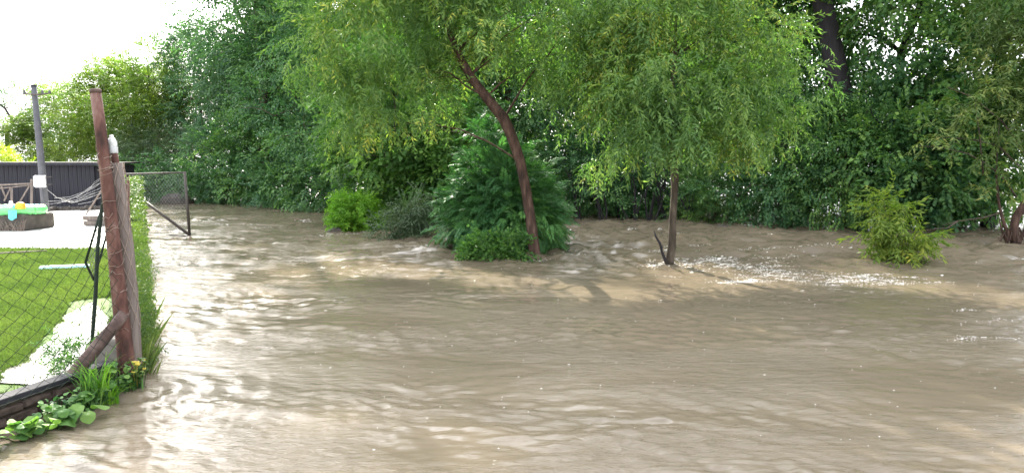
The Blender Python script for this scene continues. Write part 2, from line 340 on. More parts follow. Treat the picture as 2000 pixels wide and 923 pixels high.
def add_water():
    NR = 760; r = np.concatenate([1.2 * (46 / 1.2) ** (np.arange(NR) / (NR - 1)), 46 * (2500 / 46) ** (np.arange(1, 26) / 25)])
    d = np.radians(np.concatenate([np.arange(-180, -52, 4.0), np.linspace(-50, 50, 481), np.arange(54, 180, 4.0)]))
    R, A = np.meshgrid(r, d, indexing='ij'); X = R * np.sin(A); Y = R * np.cos(A)
    fade = 1 - sstep(34, 46, R)
    Z = wave_height(X, Y) * fade
    nr, na = R.shape
    v = np.stack([X, Y, Z], -1).reshape(-1, 3); idx = np.arange(nr * na).reshape(nr, na)
    a = idx[:-1]; b = idx[1:]
    f = np.stack([np.roll(a, -1, 1), np.roll(b, -1, 1), b, a], -1)[:, :, ::-1].reshape(-1, 4)
    c = len(v); v = np.vstack([v, [[0, 0, 0]]])
    me = bpy.data.meshes.new('water')
    tri = np.stack([np.roll(idx[0], -1), idx[0], np.full(na, c)], -1)
    me.vertices.add(len(v)); me.vertices.foreach_set('co', v.ravel())
    nl = f.size + tri.size; me.loops.add(nl); me.loops.foreach_set('vertex_index', np.concatenate([f.ravel(), tri.ravel()]))
    me.polygons.add(len(f) + len(tri))
    ls = np.concatenate([np.arange(len(f)) * 4, len(f) * 4 + np.arange(len(tri)) * 3]); me.polygons.foreach_set('loop_start', ls)
    me.polygons.foreach_set('use_smooth', np.ones(len(ls), bool)); me.update(calc_edges=True); me.validate()
    return tag(link('water', me, MATS['flood_water']), 'silty brown flood water running past the trees', 'water', kind='structure')
add_water()
# white flecks laid on the water as painted sun glints, thick near trunks
def foam_glints():
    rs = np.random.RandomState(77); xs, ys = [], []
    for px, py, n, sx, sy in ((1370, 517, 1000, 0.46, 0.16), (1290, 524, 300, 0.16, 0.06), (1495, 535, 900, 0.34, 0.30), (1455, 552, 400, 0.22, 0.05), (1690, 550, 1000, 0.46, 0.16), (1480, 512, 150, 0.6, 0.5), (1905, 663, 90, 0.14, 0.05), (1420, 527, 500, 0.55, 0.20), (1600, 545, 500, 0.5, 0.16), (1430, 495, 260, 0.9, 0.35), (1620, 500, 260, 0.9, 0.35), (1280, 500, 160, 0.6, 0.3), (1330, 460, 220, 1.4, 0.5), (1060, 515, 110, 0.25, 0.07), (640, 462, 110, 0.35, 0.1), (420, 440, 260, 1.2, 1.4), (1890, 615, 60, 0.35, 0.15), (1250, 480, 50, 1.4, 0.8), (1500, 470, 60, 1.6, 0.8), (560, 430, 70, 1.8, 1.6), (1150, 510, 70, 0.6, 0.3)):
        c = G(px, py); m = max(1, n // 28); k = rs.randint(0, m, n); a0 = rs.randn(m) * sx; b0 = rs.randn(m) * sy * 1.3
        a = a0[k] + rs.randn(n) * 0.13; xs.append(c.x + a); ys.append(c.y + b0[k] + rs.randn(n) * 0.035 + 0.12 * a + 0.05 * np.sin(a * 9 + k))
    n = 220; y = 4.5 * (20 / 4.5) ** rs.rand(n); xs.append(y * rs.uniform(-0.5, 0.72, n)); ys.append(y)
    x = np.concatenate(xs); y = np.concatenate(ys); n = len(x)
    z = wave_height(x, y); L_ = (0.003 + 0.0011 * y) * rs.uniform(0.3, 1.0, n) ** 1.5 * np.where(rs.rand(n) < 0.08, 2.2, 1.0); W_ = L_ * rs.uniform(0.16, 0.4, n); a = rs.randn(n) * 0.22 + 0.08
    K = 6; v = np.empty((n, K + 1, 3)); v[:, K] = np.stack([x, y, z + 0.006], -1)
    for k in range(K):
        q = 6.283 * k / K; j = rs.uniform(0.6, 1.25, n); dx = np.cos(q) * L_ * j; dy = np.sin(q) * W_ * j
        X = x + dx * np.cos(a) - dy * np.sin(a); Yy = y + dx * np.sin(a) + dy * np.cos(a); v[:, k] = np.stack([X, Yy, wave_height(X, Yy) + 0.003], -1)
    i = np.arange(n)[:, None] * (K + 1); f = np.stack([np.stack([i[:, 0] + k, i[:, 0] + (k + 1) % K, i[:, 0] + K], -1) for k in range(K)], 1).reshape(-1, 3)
    me = bpy.data.meshes.new('foam_glints'); me.from_pydata(v.reshape(-1, 3).tolist(), [], f.tolist()); me.polygons.foreach_set('use_smooth', np.ones(len(f), bool)); me.update()
    return tag(link('foam_glints', me, MATS['foam_glints']), 'white flecks painted in as sun glints on the brown flood water', 'foam_glints', kind='stuff')
rough_mat('foam_glints', [(0.2, (0.66, 0.64, 0.60)), (0.8, (0.82, 0.80, 0.77))], 20, 0.5, 0.3, 0.003)
foam_glints()

# ------------------------------------------------------------------ leaves
def leafgeo(base, d, nrm, L, Wd, fold=0.18, curl=0.0):
    """four corners of a folded leaf: base, right, tip, left"""
    d = d / np.linalg.norm(d); s = np.cross(d, nrm); s /= np.linalg.norm(s) + 1e-9; n = np.cross(s, d)
    m = base + d * L * 0.45
    return [base, m + s * Wd / 2 + n * fold * Wd, base + d * L - n * curl * L, m - s * Wd / 2 + n * fold * Wd]
def template(kind, rs):
    V = []
    def rv(a): return rs.randn(3) * a
    if kind == 'broad':
        n, Lt, L, Wd, dr = 11, 0.55, 0.135, 0.095, 0.25
    elif kind == 'large':
        n, Lt, L, Wd, dr = 9, 0.5, 0.155, 0.125, 0.25
    elif kind == 'small':
        n, Lt, L, Wd, dr = 14, 0.5, 0.085, 0.05, 0.15
    elif kind == 'willow':
        n, Lt, L, Wd, dr = 15, 0.42, 0.115, 0.029, 0.6
    elif kind == 'willow_wide':
        n, Lt, L, Wd, dr = 12, 0.45, 0.165, 0.040, 0.4
    elif kind == 'upright':
        n, Lt, L, Wd, dr = 16, 0.42, 0.125, 0.035, 0.1
    elif kind == 'ivy':
        n, Lt, L, Wd, dr = 9, 0.30, 0.075, 0.06, 0.5
    elif kind == 'frond':
        # flat feathery spray
        for i in range(15):
            t = (i + 1) / 15; b = np.array([0.42 * t, 0, -0.10 * t * t])
            for s in (-1, 1):
                l = 0.17 * (1.05 - 0.75 * t) + 0.03
                dv = np.array([0.75, s * 0.8, -0.28]) + rv(0.10)
                V.append(leafgeo(b, dv, np.array([0, 0, 1.0]) + rv(0.25), l, 0.020 + 0.012 * rs.rand(), 0.1))
                if i % 2 == 0:
                    V.append(leafgeo(b + dv / np.linalg.norm(dv) * l * 0.45, np.array([0.95, s * 0.25, -0.35]) + rv(0.12), np.array([0, 0, 1.0]) + rv(0.3), l * 0.55, 0.018, 0.1))
        return np.array(V)
    for i in range(n):
        t = (i + 0.6) / n; b = np.array([Lt * t * (1 - 0.25 * dr * t), 0, -dr * Lt * t * t * 0.75])
        s = 1 if i % 2 else -1
        if kind in ('willow', 'willow_wide'):
            dv = np.array([0.45 + 0.3 * t, s * 0.55, -0.75 * dr - 0.10]) + rv(0.36); nr = np.array([0.2, 0, 1.0]) + rv(0.5)
        elif kind == 'upright':
            a = i * 2.4; dv = np.array([0.5, 0.8 * math.cos(a), 0.8 * math.sin(a)]) + rv(0.2); nr = np.array([1.0, 0, 0.2]) + rv(0.3)
        else:
            dv = np.array([0.6, s * 0.8, -0.25]) + rv(0.22); nr = np.array([0, 0, 1.0]) + rv(0.38)
            b = b + np.array([0, s * 0.03, 0])
        V.append(leafgeo(b, dv, nr, L * rs.uniform(0.7, 1.15), Wd * rs.uniform(0.8, 1.15), 0.15, 0.12))
    return np.array(V)
TEMPL = {k: [template(k, np.random.RandomState(50 + i)) for i in range(5)] for k in ('broad', 'large', 'small', 'willow', 'willow_wide', 'upright', 'ivy', 'frond')}

def norm(v): return v / (np.linalg.norm(v, axis=-1, keepdims=True) + 1e-9)
def spray_mesh(name, pos, dirs, kind, scale, rs, clump=None, up_jit=0.3):
    """many sprays of leaves as one mesh; rnd = a tint value per leaf"""
    n = len(pos); T = TEMPL[kind]; which = rs.randint(0, len(T), n)
    X = norm(dirs); up = np.array([0, 0, 1.0]) + rs.randn(n, 3) * up_jit
    Yv = norm(np.cross(up, X)); Z = np.cross(X, Yv)
    sc = scale * rs.uniform(0.75, 1.2, n)
    if clump is None: clump = rs.rand(n)
    vs = []; rn = []
    for k in range(len(T)):
        m = which == k
        if not m.any(): continue
        t = T[k].reshape(-1, 3); nl = len(T[k])
        p = pos[m][:, None, :] + sc[m][:, None, None] * (t[None, :, 0:1] * X[m][:, None] + t[None, :, 1:2] * Yv[m][:, None] + t[None, :, 2:3] * Z[m][:, None])
        vs.append(p.reshape(-1, 3)); rn.append((0.5 * clump[m][:, None] + 0.5 * rs.rand(m.sum(), nl)).ravel())
    return leaves_to_mesh(name, np.vstack(vs), np.concatenate(rn))
def leaves_to_mesh(name, v, rnd):
    nl = len(v) // 4; me = bpy.data.meshes.new(name)
    i = np.arange(nl) * 4
    f = np.stack([i, i + 1, i + 2, i, i + 2, i + 3], -1).ravel()
    me.vertices.add(len(v)); me.vertices.foreach_set('co', v.astype(np.float32).ravel())
    me.loops.add(len(f)); me.loops.foreach_set('vertex_index', f)
    me.polygons.add(nl * 2); me.polygons.foreach_set('loop_start', np.arange(nl * 2) * 3)
    at = me.attributes.new('rnd', 'FLOAT', 'FACE'); at.data.foreach_set('value', np.repeat(rnd, 2).astype(np.float32))
    me.update(calc_edges=True)
    return me

def lobe_clumps(lobes, nclump, rs, shell=0.45):
    """clump centres spread through a set of ellipsoid lobes, denser towards their outside"""
    w = np.array([l[6] if len(l) > 6 else l[3] * l[4] * l[5] for l in lobes], float); w /= w.sum()
    k = rs.choice(len(lobes), nclump, p=w); L = np.array([l[:6] for l in lobes], float)[k]
    d = norm(rs.randn(nclump, 3)); r = (shell + (1 - shell) * rs.rand(nclump)) ** 0.8
    ph = rs.rand(3) * 6
    r *= 1 + 0.16 * np.sin(d[:, 0] * 4 + ph[0]) * np.cos(d[:, 2] * 5 + ph[1])
    return L[:, :3] + d * r[:, None] * L[:, 3:], d
def crown(name, lobes, nclump, per, crad, kind, scale, seed, droop=0.25, out=0.7, zmin=0.05, shell=0.45, up_jit=0.3):
    rs = np.random.RandomState(seed)
    c, d = lobe_clumps(lobes, nclump, rs, shell)
    rad = crad * rs.uniform(0.6, 1.4, nclump)
    off = np.clip(rs.randn(nclump, per, 3), -1.7, 1.7) * np.array([1, 1, 0.62]) * rad[:, None, None] * 0.6
    pos = (c[:, None] + off).reshape(-1, 3)
    dirs = (d[:, None] * out + norm(off) * 0.7 + rs.randn(nclump, per, 3) * 0.45); dirs[..., 2] -= droop
    dirs = dirs.reshape(-1, 3); cl = np.repeat(np.clip(rs.rand(nclump) * 0.9 + rs.randn(nclump) * 0.1, 0, 1), per)
    keep = pos[:, 2] > zmin
    return spray_mesh(name, pos[keep], dirs[keep], kind, scale, rs, cl[keep], up_jit), c

def bent(a, b, rs, k=5, sag=0.12):
    a = np.array(a, float); b = np.array(b, float); L = np.linalg.norm(b - a); o = rs.randn(3) * sag * L * 0.5; o[2] = abs(o[2]) * 0.6 + 0.08 * L
    return [tuple(a + (b - a) * t + o * math.sin(math.pi * t) + rs.randn(3) * 0.015 * L * (0 < t < 1)) for t in np.linspace(0, 1, k)]
def trunk_mesh(name, path, rad, targets, rs, r0=0.4, n=9, seg=5):
    """a tapering trunk with limbs reaching to the targets; twigs fork off the limbs"""
    mb = MB(); random.seed(int(rs.randint(1e6)))
    P = np.array(path, float)
    mb.tube(path, rad, n, wob=0.06)
    for t in targets:
        t = np.array(t)
        dz = np.linalg.norm(P - t, axis=1) + 3.0 * np.maximum(0, P[:, 2] - t[2] + 0.3)
        j = int(np.argmin(dz)); r = max(0.012, rad[j] * r0)
        L = bent(P[j], t, rs, seg); mb.tube(L, list(np.linspace(r, r * 0.22, seg)), 5, cap=False)
        for _ in range(2):
            q = np.array(L[rs.randint(1, seg)]); e = q + (t - P[j]) * 0.25 + rs.randn(3) * 0.3 * np.linalg.norm(t - P[j]) * 0.6
            mb.tube(bent(q, e, rs, 4), list(np.linspace(r * 0.4, r * 0.1, 4)), 4, cap=False)
    return mb.mesh(name)

# ------------------------------------------------------------------ the yard: lawn, terrace, puddle
YZ = 0.12
C0 = G(256, 757, 0.0)                       # fence corner
C1 = G(258, 462, 0.0)                       # gate hinge
run = (C1 - C0); run.z = 0; RUNL = run.length; run.normalize(); side = Vector((run.y, -run.x, 0))   # side points to the water
A1 = G(-40, 872, 0.0); frt = (A1 - C0); frt.z = 0; frt.normalize()
A2 = C0 + frt * 3.2
inn = -side
def slab(name, poly, z, mat, label, cat, dep=0.6):
    mb = MB(); top = [Vector((p[0], p[1], z)) for p in poly]; mb.face(top)
    for i in range(len(top)):
        a, b = top[i], top[(i + 1) % len(top)]
        mb.face([a, a - Vector((0, 0, dep)), b - Vector((0, 0, dep)), b])
    return tag(mb.build(name, MATS[mat]), label, cat, kind='structure')
def flat(v): return (v.x, v.y)
fn = Vector((-frt.y, frt.x, 0)); fn = fn if fn.dot(inn) > 0 else -fn
q0 = C0 + fn * 0.19 + run * 0.1; q1 = C0 + run * 9.7 + inn * 0.10; q2 = C0 + run * 27 + inn * 0.1
a2 = A2 + fn * 0.19
slab('lawn', [flat(a2), flat(q0), flat(q1), (-26, q1.y + 1.0), (-26, a2.y)], YZ, 'lawn_soil', 'bright sunlit green lawn behind the wire fence', 'lawn')
tr = slab('terrace', [flat(C0 + run * 9.75 + inn * 0.1), flat(q2), (-46, q2.y + 4), (-46, q1.y + 1.1), (-26, q1.y + 1.06)], YZ + 0.02, 'concrete_pale', 'pale sunlit concrete terrace beyond the lawn', 'terrace')

# flooded hollow of the lawn along the inside of the front fence
rs = np.random.RandomState(5)
mb = MB(); ctr = [G(60, 752, YZ), G(120, 690, YZ), G(165, 640, YZ), G(185, 590, YZ)]
Lp, Rp = [], []
for i in range(19):
    t = i / 18; k = min(int(t * 3), 2); u = t * 3 - k; c = ctr[k].lerp(ctr[k + 1], u)
    w = (0.34 + 0.10 * math.sin(t * 9 + 1) + rs.uniform(-0.05, 0.05)) * math.sin(math.pi * min(1, 0.25 + 0.75 * t) ** 1.0) ** 0.6 + 0.01
    Lp.append(Vector((c.x - w, c.y + 0.05, YZ + 0.012))); Rp.append(Vector((c.x + w * 0.8, c.y - 0.05, YZ + 0.012)))
n_ = len(Lp)
for i in range(n_ - 1): mb.face([Rp[i], Rp[i + 1], Lp[i + 1], Lp[i]])
pud = ctr
tag(mb.build('puddle', MATS['puddle_water']), 'flooded glassy hollow of the lawn beside the front fence', 'puddle', kind='structure')

# lawn grass
def inside_lawn(x, y):
    p = np.stack([x - q0.x, y - q0.y], -1); s = p[:, 0] * side.x + p[:, 1] * side.y
    fx = (x - a2.x) * (-frt.y) + (y - a2.y) * frt.x
    return (s < -0.02) & (y < q1.y + 0.2 + rs.rand(len(x)) * 0.2) & (fx < 0.0)
def blades(n, x, y, z, h, w, lean, rs):
    a = rs.rand(n) * 6.283; dx = np.cos(a) * w / 2; dy = np.sin(a) * w / 2; lx = rs.randn(n) * lean * h; ly = rs.randn(n) * lean * h
    v = np.empty((n, 4, 3))
    v[:, 0] = np.stack([x - dx, y - dy, z], -1); v[:, 1] = np.stack([x + dx, y + dy, z], -1)
    v[:, 2] = np.stack([x + lx + dx * 0.2, y + ly + dy * 0.2, z + h], -1); v[:, 3] = np.stack([x + lx * 0.4 - dx * 0.9, y + ly * 0.4 - dy * 0.9, z + h * 0.55], -1)
    return v.reshape(-1, 3)
n = 170000; yy = 4.2 * (17.6 / 4.2) ** rs.rand(n); px_ = rs.uniform(-120, 300, n); xx = (px_ - 1000) / F * yy
k = inside_lawn(xx, yy)
dp = np.min([np.hypot(xx - (a.x + (b.x - a.x) * u), yy - (a.y + (b.y - a.y) * u)) for a, b in zip(pud[:-1], pud[1:]) for u in np.linspace(0, 1, 7)], axis=0)
k &= (dp > 0.27 + 0.12 * Perlin(14)(xx * 3, yy * 3)) | (rs.rand(n) < 0.012)
xx, yy = xx[k], yy[k]; n = len(xx)
gm = leaves_to_mesh('grass', blades(n, xx, yy, np.full(n, YZ - 0.005), 0.028 + 0.035 * rs.rand(n), 0.004 + 0.0010 * yy, 0.5, rs), np.clip(0.5 + 0.55 * Perlin(9)(xx * 0.8, yy * 0.8) + 0.3 * (rs.rand(n) - 0.5), 0, 1))
tag(link('grass', gm, MATS['grass_blade']), 'short mown green grass blades covering the lawn', 'grass', kind='stuff')

# ------------------------------------------------------------------ background trees
GRP_T = 'trees along the flooded river bank'; GRP_S = 'shrubs along the flooded river bank'
def tall_lobes(rs, h=16, r=3.4):
    L = [(0, 0, h * 0.55, r * 0.9, r * 0.9, h * 0.40)]
    for i in range(9):
        a = rs.rand() * 6.28; z = h * rs.uniform(0.16, 0.86); rr = r * rs.uniform(0.7, 1.0) * (1.15 - 0.5 * abs(z / h - 0.45))
        L.append((math.cos(a) * rr, math.sin(a) * rr, z, r * rs.uniform(0.45, 0.65), r * rs.uniform(0.45, 0.65), r * rs.uniform(0.35, 0.5)))
    return L
def low_lobes(rs, h=5, r=2.4):
    L = [(0, 0, h * 0.45, r * 0.85, r * 0.85, h * 0.48)]
    for i in range(7):
        a = rs.rand() * 6.28; z = h * rs.uniform(0.1, 0.8); rr = r * rs.uniform(0.5, 0.8)
        L.append((math.cos(a) * rr, math.sin(a) * rr, z, r * 0.45, r * 0.45, r * 0.32))
    return L
PROTO = {}
def proto(key, lobes, ncl, per, crad, kind, scale, seed, rt, droop=0.08, shell=0.5, trunk_top=0.8, h=16):
    rs = np.random.RandomState(seed + 900)
    cm, c = crown('crown_' + key, lobes, ncl, per, crad, kind, scale, seed, droop, shell=shell)
    path = [(0.12 * rs.randn() * i / 3, 0.12 * rs.randn() * i / 3, z) for i, z in enumerate(np.linspace(-0.4, h * trunk_top, 9))]
    rad = list(rt * np.linspace(1, 0.18, 9) ** 0.9)
    tg = c[rs.choice(len(c), 26, replace=False)]
    PROTO[key] = (trunk_mesh('trunk_' + key, path, rad, tg, rs), cm)
for i in range(3):
    proto('tall%d' % i, tall_lobes(np.random.RandomState(20 + i)), 300, 17, 0.85, 'broad', 1.2, 30 + i, 0.24)
proto('large0', tall_lobes(np.random.RandomState(27), 13, 3.2), 260, 14, 0.85, 'large', 1.0, 40, 0.22, h=13)
proto('large1', tall_lobes(np.random.RandomState(28), 13, 3.2), 290, 13, 0.75, 'large', 1.0, 41, 0.22, h=13, shell=0.6)
for i in range(3):
    proto('low%d' % i, low_lobes(np.random.RandomState(60 + i)), 120, 14, 0.6, 'broad', 0.85, 64 + i, 0.10, h=5)
proto('hazel0', low_lobes(np.random.RandomState(70), 6, 2.6), 140, 15, 0.62, 'large', 1.1, 71, 0.10, h=6)
proto('fine0', low_lobes(np.random.RandomState(73), 5, 2.5), 150, 16, 0.6, 'small', 1.1, 74, 0.10, h=5)
proto('sparse0', tall_lobes(np.random.RandomState(76), 9, 3.6), 110, 13, 0.6, 'small', 1.5, 77, 0.22, shell=0.75, h=9)

def obj_mat(o, m):
    if not o.data.materials: o.data.materials.append(None)
    o.material_slots[0].link = 'OBJECT'; o.material_slots[0].material = MATS[m]
RNG = random.Random(3)
def tree(name, label, cat, px, Y, key, h, mat, bark='bark_grey', group=GRP_T, wide=1.0, z=0.0, rot=None):
    x = (px - 1000) / F * Y / 1.0
    e = empty(name, (x, Y, z)); tag(e, label, cat, group)
    tm, cm = PROTO[key]; hh = {'tall': 16.2, 'larg': 13.2, 'low': 5.2, 'haze': 6.2, 'fine': 5.2, 'spar': 9.2}
    H = [v for k_, v in hh.items() if key.startswith(k_)][0]
    s = h / H; e.scale = (s * wide, s * wide, s); e.rotation_euler.z = RNG.uniform(0, 6.28) if rot is None else rot
    t = link('trunk', tm, None, e); obj_mat(t, bark); c = link('crown', cm, None, e); obj_mat(c, mat)
    return e
# far left, past the shed
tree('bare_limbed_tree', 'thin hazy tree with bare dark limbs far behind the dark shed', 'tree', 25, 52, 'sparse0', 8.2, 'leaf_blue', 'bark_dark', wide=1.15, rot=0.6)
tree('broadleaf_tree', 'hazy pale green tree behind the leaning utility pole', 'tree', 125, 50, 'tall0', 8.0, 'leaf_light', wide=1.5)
tree('yellow_shrub', 'yellow-leaved shrub showing above the roof of the dark shed', 'shrub', -5, 33, 'low0', 2.9, 'leaf_yellow', group=GRP_S)
tree('broadleaf_tree', 'yellow-topped pale green tree behind the tall rusty post', 'tree', 225, 46, 'tall1', 9.2, 'leaf_light', wide=1.45)
tree('broadleaf_tree', 'olive green tree rising right of the tall rusty post', 'tree', 300, 44, 'tall2', 9.6, 'leaf_light', wide=1.3)
tree('broadleaf_tree', 'bluish tree beside the white sky gap, sloping down to the gate', 'tree', 400, 43, 'tall0', 10.8, 'leaf_blue', wide=1.0)
tree('broadleaf_tree', 'very tall blue-green tree at the edge of the white sky', 'tree', 492, 39, 'tall1', 17.0, 'leaf_blue', wide=0.9)
tree('broadleaf_tree', 'tall dark green tree between the gate and the willow', 'tree', 580, 35, 'tall2', 12.5, 'leaf_deep', wide=1.0)
tree('broadleaf_tree', 'tall deep green tree directly behind the bright round bush', 'tree', 690, 30, 'tall0', 12, 'leaf_deep', wide=0.95)
tree('grey_green_shrub', 'rounded grey-green shrub above the open gate', 'shrub', 315, 40, 'fine0', 4.4, 'leaf_grey', group=GRP_S, wide=1.1)
tree('low_shrub', 'low shrub behind the wire of the gate', 'shrub', 262, 41, 'low1', 2.9, 'leaf_mid', group=GRP_S, wide=1.6)
tree('low_shrub', 'dark bluish shrub right of the gate post', 'shrub', 420, 37, 'low2', 4.6, 'leaf_blue', group=GRP_S, wide=1.1)
tree('low_shrub', 'leafy green shrub overhanging the far water past the gate', 'shrub', 505, 35, 'low0', 4.6, 'leaf_mid', group=GRP_S, wide=1.25)
tree('low_shrub', 'dark green shrub behind the bright round bush, touching the water', 'shrub', 612, 31, 'low1', 4.4, 'leaf_deep', group=GRP_S, wide=1.1)
# centre
tree('hazel', 'large-leaved hazel hanging over the water behind the trailing branches', 'hazel', 775, 21.5, 'hazel0', 6.4, 'leaf_hazel', group=GRP_S, wide=0.88)
tree('hazel', 'smaller hazel between the trailing branches and the conifer', 'hazel', 880, 21.0, 'hazel0', 4.2, 'leaf_hazel', group=GRP_S, wide=0.9, rot=2.2)
tree('broadleaf_tree', 'tall tree behind the large-leaved hazel', 'tree', 820, 27, 'tall1', 11, 'leaf_mid', wide=0.9)
tree('broadleaf_tree', 'tall shaded tree behind the leaning brown trunk', 'tree', 990, 26, 'tall2', 10.5, 'leaf_deep', wide=0.85)
tree('broadleaf_tree', 'tall shaded tree above the dark hollow between the two willows', 'tree', 1180, 26.5, 'tall0', 13.0, 'leaf_deep', wide=0.9)
tree('broadleaf_tree', 'tall shaded tree behind the straight-trunked willow', 'tree', 1370, 26, 'tall1', 17.0, 'leaf_deep', wide=0.85)
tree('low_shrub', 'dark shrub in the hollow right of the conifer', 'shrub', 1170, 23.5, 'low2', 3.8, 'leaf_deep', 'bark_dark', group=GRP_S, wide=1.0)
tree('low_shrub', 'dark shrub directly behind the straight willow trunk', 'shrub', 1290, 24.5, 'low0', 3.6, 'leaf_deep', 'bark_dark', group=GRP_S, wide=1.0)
tree('low_shrub', 'low sprawling shrub at the water right of the straight trunk', 'shrub', 1395, 21.5, 'low1', 2.3, 'leaf_mid', group=GRP_S, wide=1.1)
# right
tree('low_shrub', 'dense shrub beside the orange scrap, dipping into the water', 'shrub', 1545, 20.2, 'low2', 4.4, 'leaf_deep', group=GRP_S, wide=0.85)
tree('low_shrub', 'shrub below the dark leaning trunk', 'shrub', 1650, 19.2, 'low0', 3.9, 'leaf_mid', group=GRP_S, wide=0.8)
tree('broad_leaved_shrub', 'round-leaved shrub right behind the young willow bush', 'shrub', 1775, 19.2, 'hazel0', 5.0, 'leaf_deep', group=GRP_S, wide=0.85, rot=1.0)
tree('broad_leaved_shrub', 'round-leaved shrub behind the arching bare stems', 'shrub', 1905, 19.4, 'hazel0', 5.4, 'leaf_mid', group=GRP_S, wide=0.8, rot=4.0)
tree('broadleaf_tree', 'dark tree left of the dark leaning trunk', 'tree', 1530, 23.5, 'large0', 13, 'leaf_deep', 'bark_dark', wide=0.8)
tree('broadleaf_tree', 'broad-leaved tree right of the dark leaning trunk', 'tree', 1745, 21.5, 'large1', 13, 'leaf_mid', 'bark_dark', wide=0.85)
tree('broadleaf_tree', 'broad-leaved tree above the arching bare stems', 'tree', 1930, 19.5, 'large1', 12, 'leaf_mid', 'bark_dark', wide=0.95, rot=2.0)

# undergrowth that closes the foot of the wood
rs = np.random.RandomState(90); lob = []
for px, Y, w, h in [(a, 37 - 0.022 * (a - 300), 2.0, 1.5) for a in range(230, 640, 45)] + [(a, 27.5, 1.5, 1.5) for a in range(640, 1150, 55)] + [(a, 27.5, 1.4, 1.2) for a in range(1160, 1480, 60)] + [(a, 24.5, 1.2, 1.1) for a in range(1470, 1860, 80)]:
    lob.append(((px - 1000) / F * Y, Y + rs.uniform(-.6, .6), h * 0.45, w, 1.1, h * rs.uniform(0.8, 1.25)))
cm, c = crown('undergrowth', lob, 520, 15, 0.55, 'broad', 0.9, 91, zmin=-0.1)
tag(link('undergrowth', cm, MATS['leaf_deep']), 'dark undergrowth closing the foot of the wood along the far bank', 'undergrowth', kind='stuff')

lob = []
for px in range(560, 1500, 75):
    Y = 38 + rs.uniform(-2, 2); lob.append(((px - 1000) / F * Y, Y, 4.5, 2.3, 2.0, 4.4)); lob.append(((px - 960) / F * Y, Y, 8.5 + rs.uniform(-1, 1), 2.0, 2.0, 2.2))
cm, c = crown('far_wood', lob, 800, 14, 1.0, 'broad', 1.45, 92, zmin=-0.1)
tag(link('far_wood', cm, MATS['leaf_mid']), 'far green wood seen as one mass behind the tall trees', 'wood', kind='stuff')

# unseen slender tree added to shade the left water, high crown out of view
rs = np.random.RandomState(84); e = empty('added_shade_tree', ((520 - 1000) / F * 35, 35, 0)); tag(e, 'slender tree added to shade the left water, crown above the view', 'tree', GRP_T)
cm, c = crown('crown', [(0, 0, 21.2, 2.0, 2.2, 4.0), (0.5, 0, 18.6, 1.9, 1.6, 1.3), (-0.4, 0.2, 24.5, 1.4, 1.4, 1.6), (-1.7, 0, 15.0, 1.5, 1.6, 2.3)], 175, 13, 0.62, 'broad', 1.2, 85)
link('trunk', trunk_mesh('trunk', [(0.1 * math.sin(z * 0.5), 0.08 * math.cos(z * 0.4), z) for z in np.linspace(-0.4, 24, 10)], list(np.linspace(0.26, 0.05, 10)), c[:20], rs, 0.35, 10), MATS['bark_grey'], e)
link('crown', cm, MATS['leaf_mid'], e)

# the dark leaning trunk on the right with a high crown
rs = np.random.RandomState(81)
pts = [D(1672, 455, 20.5) - Vector((0, 0, 0.4)), D(1668, 340, 20.5), D(1655, 240, 20.6), D(1636, 150, 20.7), D(1618, 60, 20.8), D(1604, -10, 20.9), D(1590, -110, 21), D(1570, -230, 21.2)]
b = G(1675, 445); e = empty('leaning_tree', (pts[0].x, pts[0].y, 0)); tag(e, 'tall tree with a thick dark bare leaning trunk', 'tree', GRP_T)
loc = [tuple(p - e.location) for p in pts]
top = np.array(loc[-1])
lob = [(top[0], top[1], 9.0, 3.0, 2.8, 2.4), (top[0] + 2, top[1] + 0.5, 7.2, 1.6, 1.6, 1.1), (top[0] - 2.2, top[1] + 0.3, 7.4, 1.5, 1.5, 1.1)]
cm, c = crown('crown', lob, 130, 13, 0.8, 'large', 1.0, 82)
link('trunk', trunk_mesh('trunk', loc, [0.36, 0.33, 0.30, 0.285, 0.27, 0.26, 0.22, 0.15], c[:16], rs, 0.3, 14), MATS['bark_dark'], e)
link('crown', cm, MATS['leaf_deep'], e)

# ------------------------------------------------------------------ the two willows in the water
def willow(name, label, tpx, Y, rads, lobes_px, ncl, per, seed, mat, bark, kind='willow', crad=0.36, extra=None, ntg=32):
    rs = np.random.RandomState(seed)
    pts = [D(px, py, Y + dy) for px, py, dy in tpx]
    pts = [pts[0] - Vector((0, 0, 0.35))] + pts
    e = empty(name, (pts[0].x, pts[0].y, 0)); tag(e, label, 'tree', 'willows standing in the flood')
    loc = [tuple(p - e.location) for p in pts]
    lob = []
    for px, py, dy, rx, ry, rz in lobes_px:
        p = D(px, py, Y + dy) - e.location; lob.append((p.x, p.y, p.z, rx, ry, rz))
    cm, c = crown('crown', lob, ncl, per, crad, kind, 1.0, seed, droop=0.35, out=0.6, zmin=0.5, shell=0.4, up_jit=0.2)
    tg = c[rs.choice(len(c), ntg, replace=False)]
    link('trunk', trunk_mesh('trunk', loc, [rads[0]] + rads, tg, rs, 0.22, 12, 6), MATS[bark], e)
    link('crown', cm, MATS[mat], e)
    if extra: extra(e)
    return e
Y1 = G(1045, 508).y
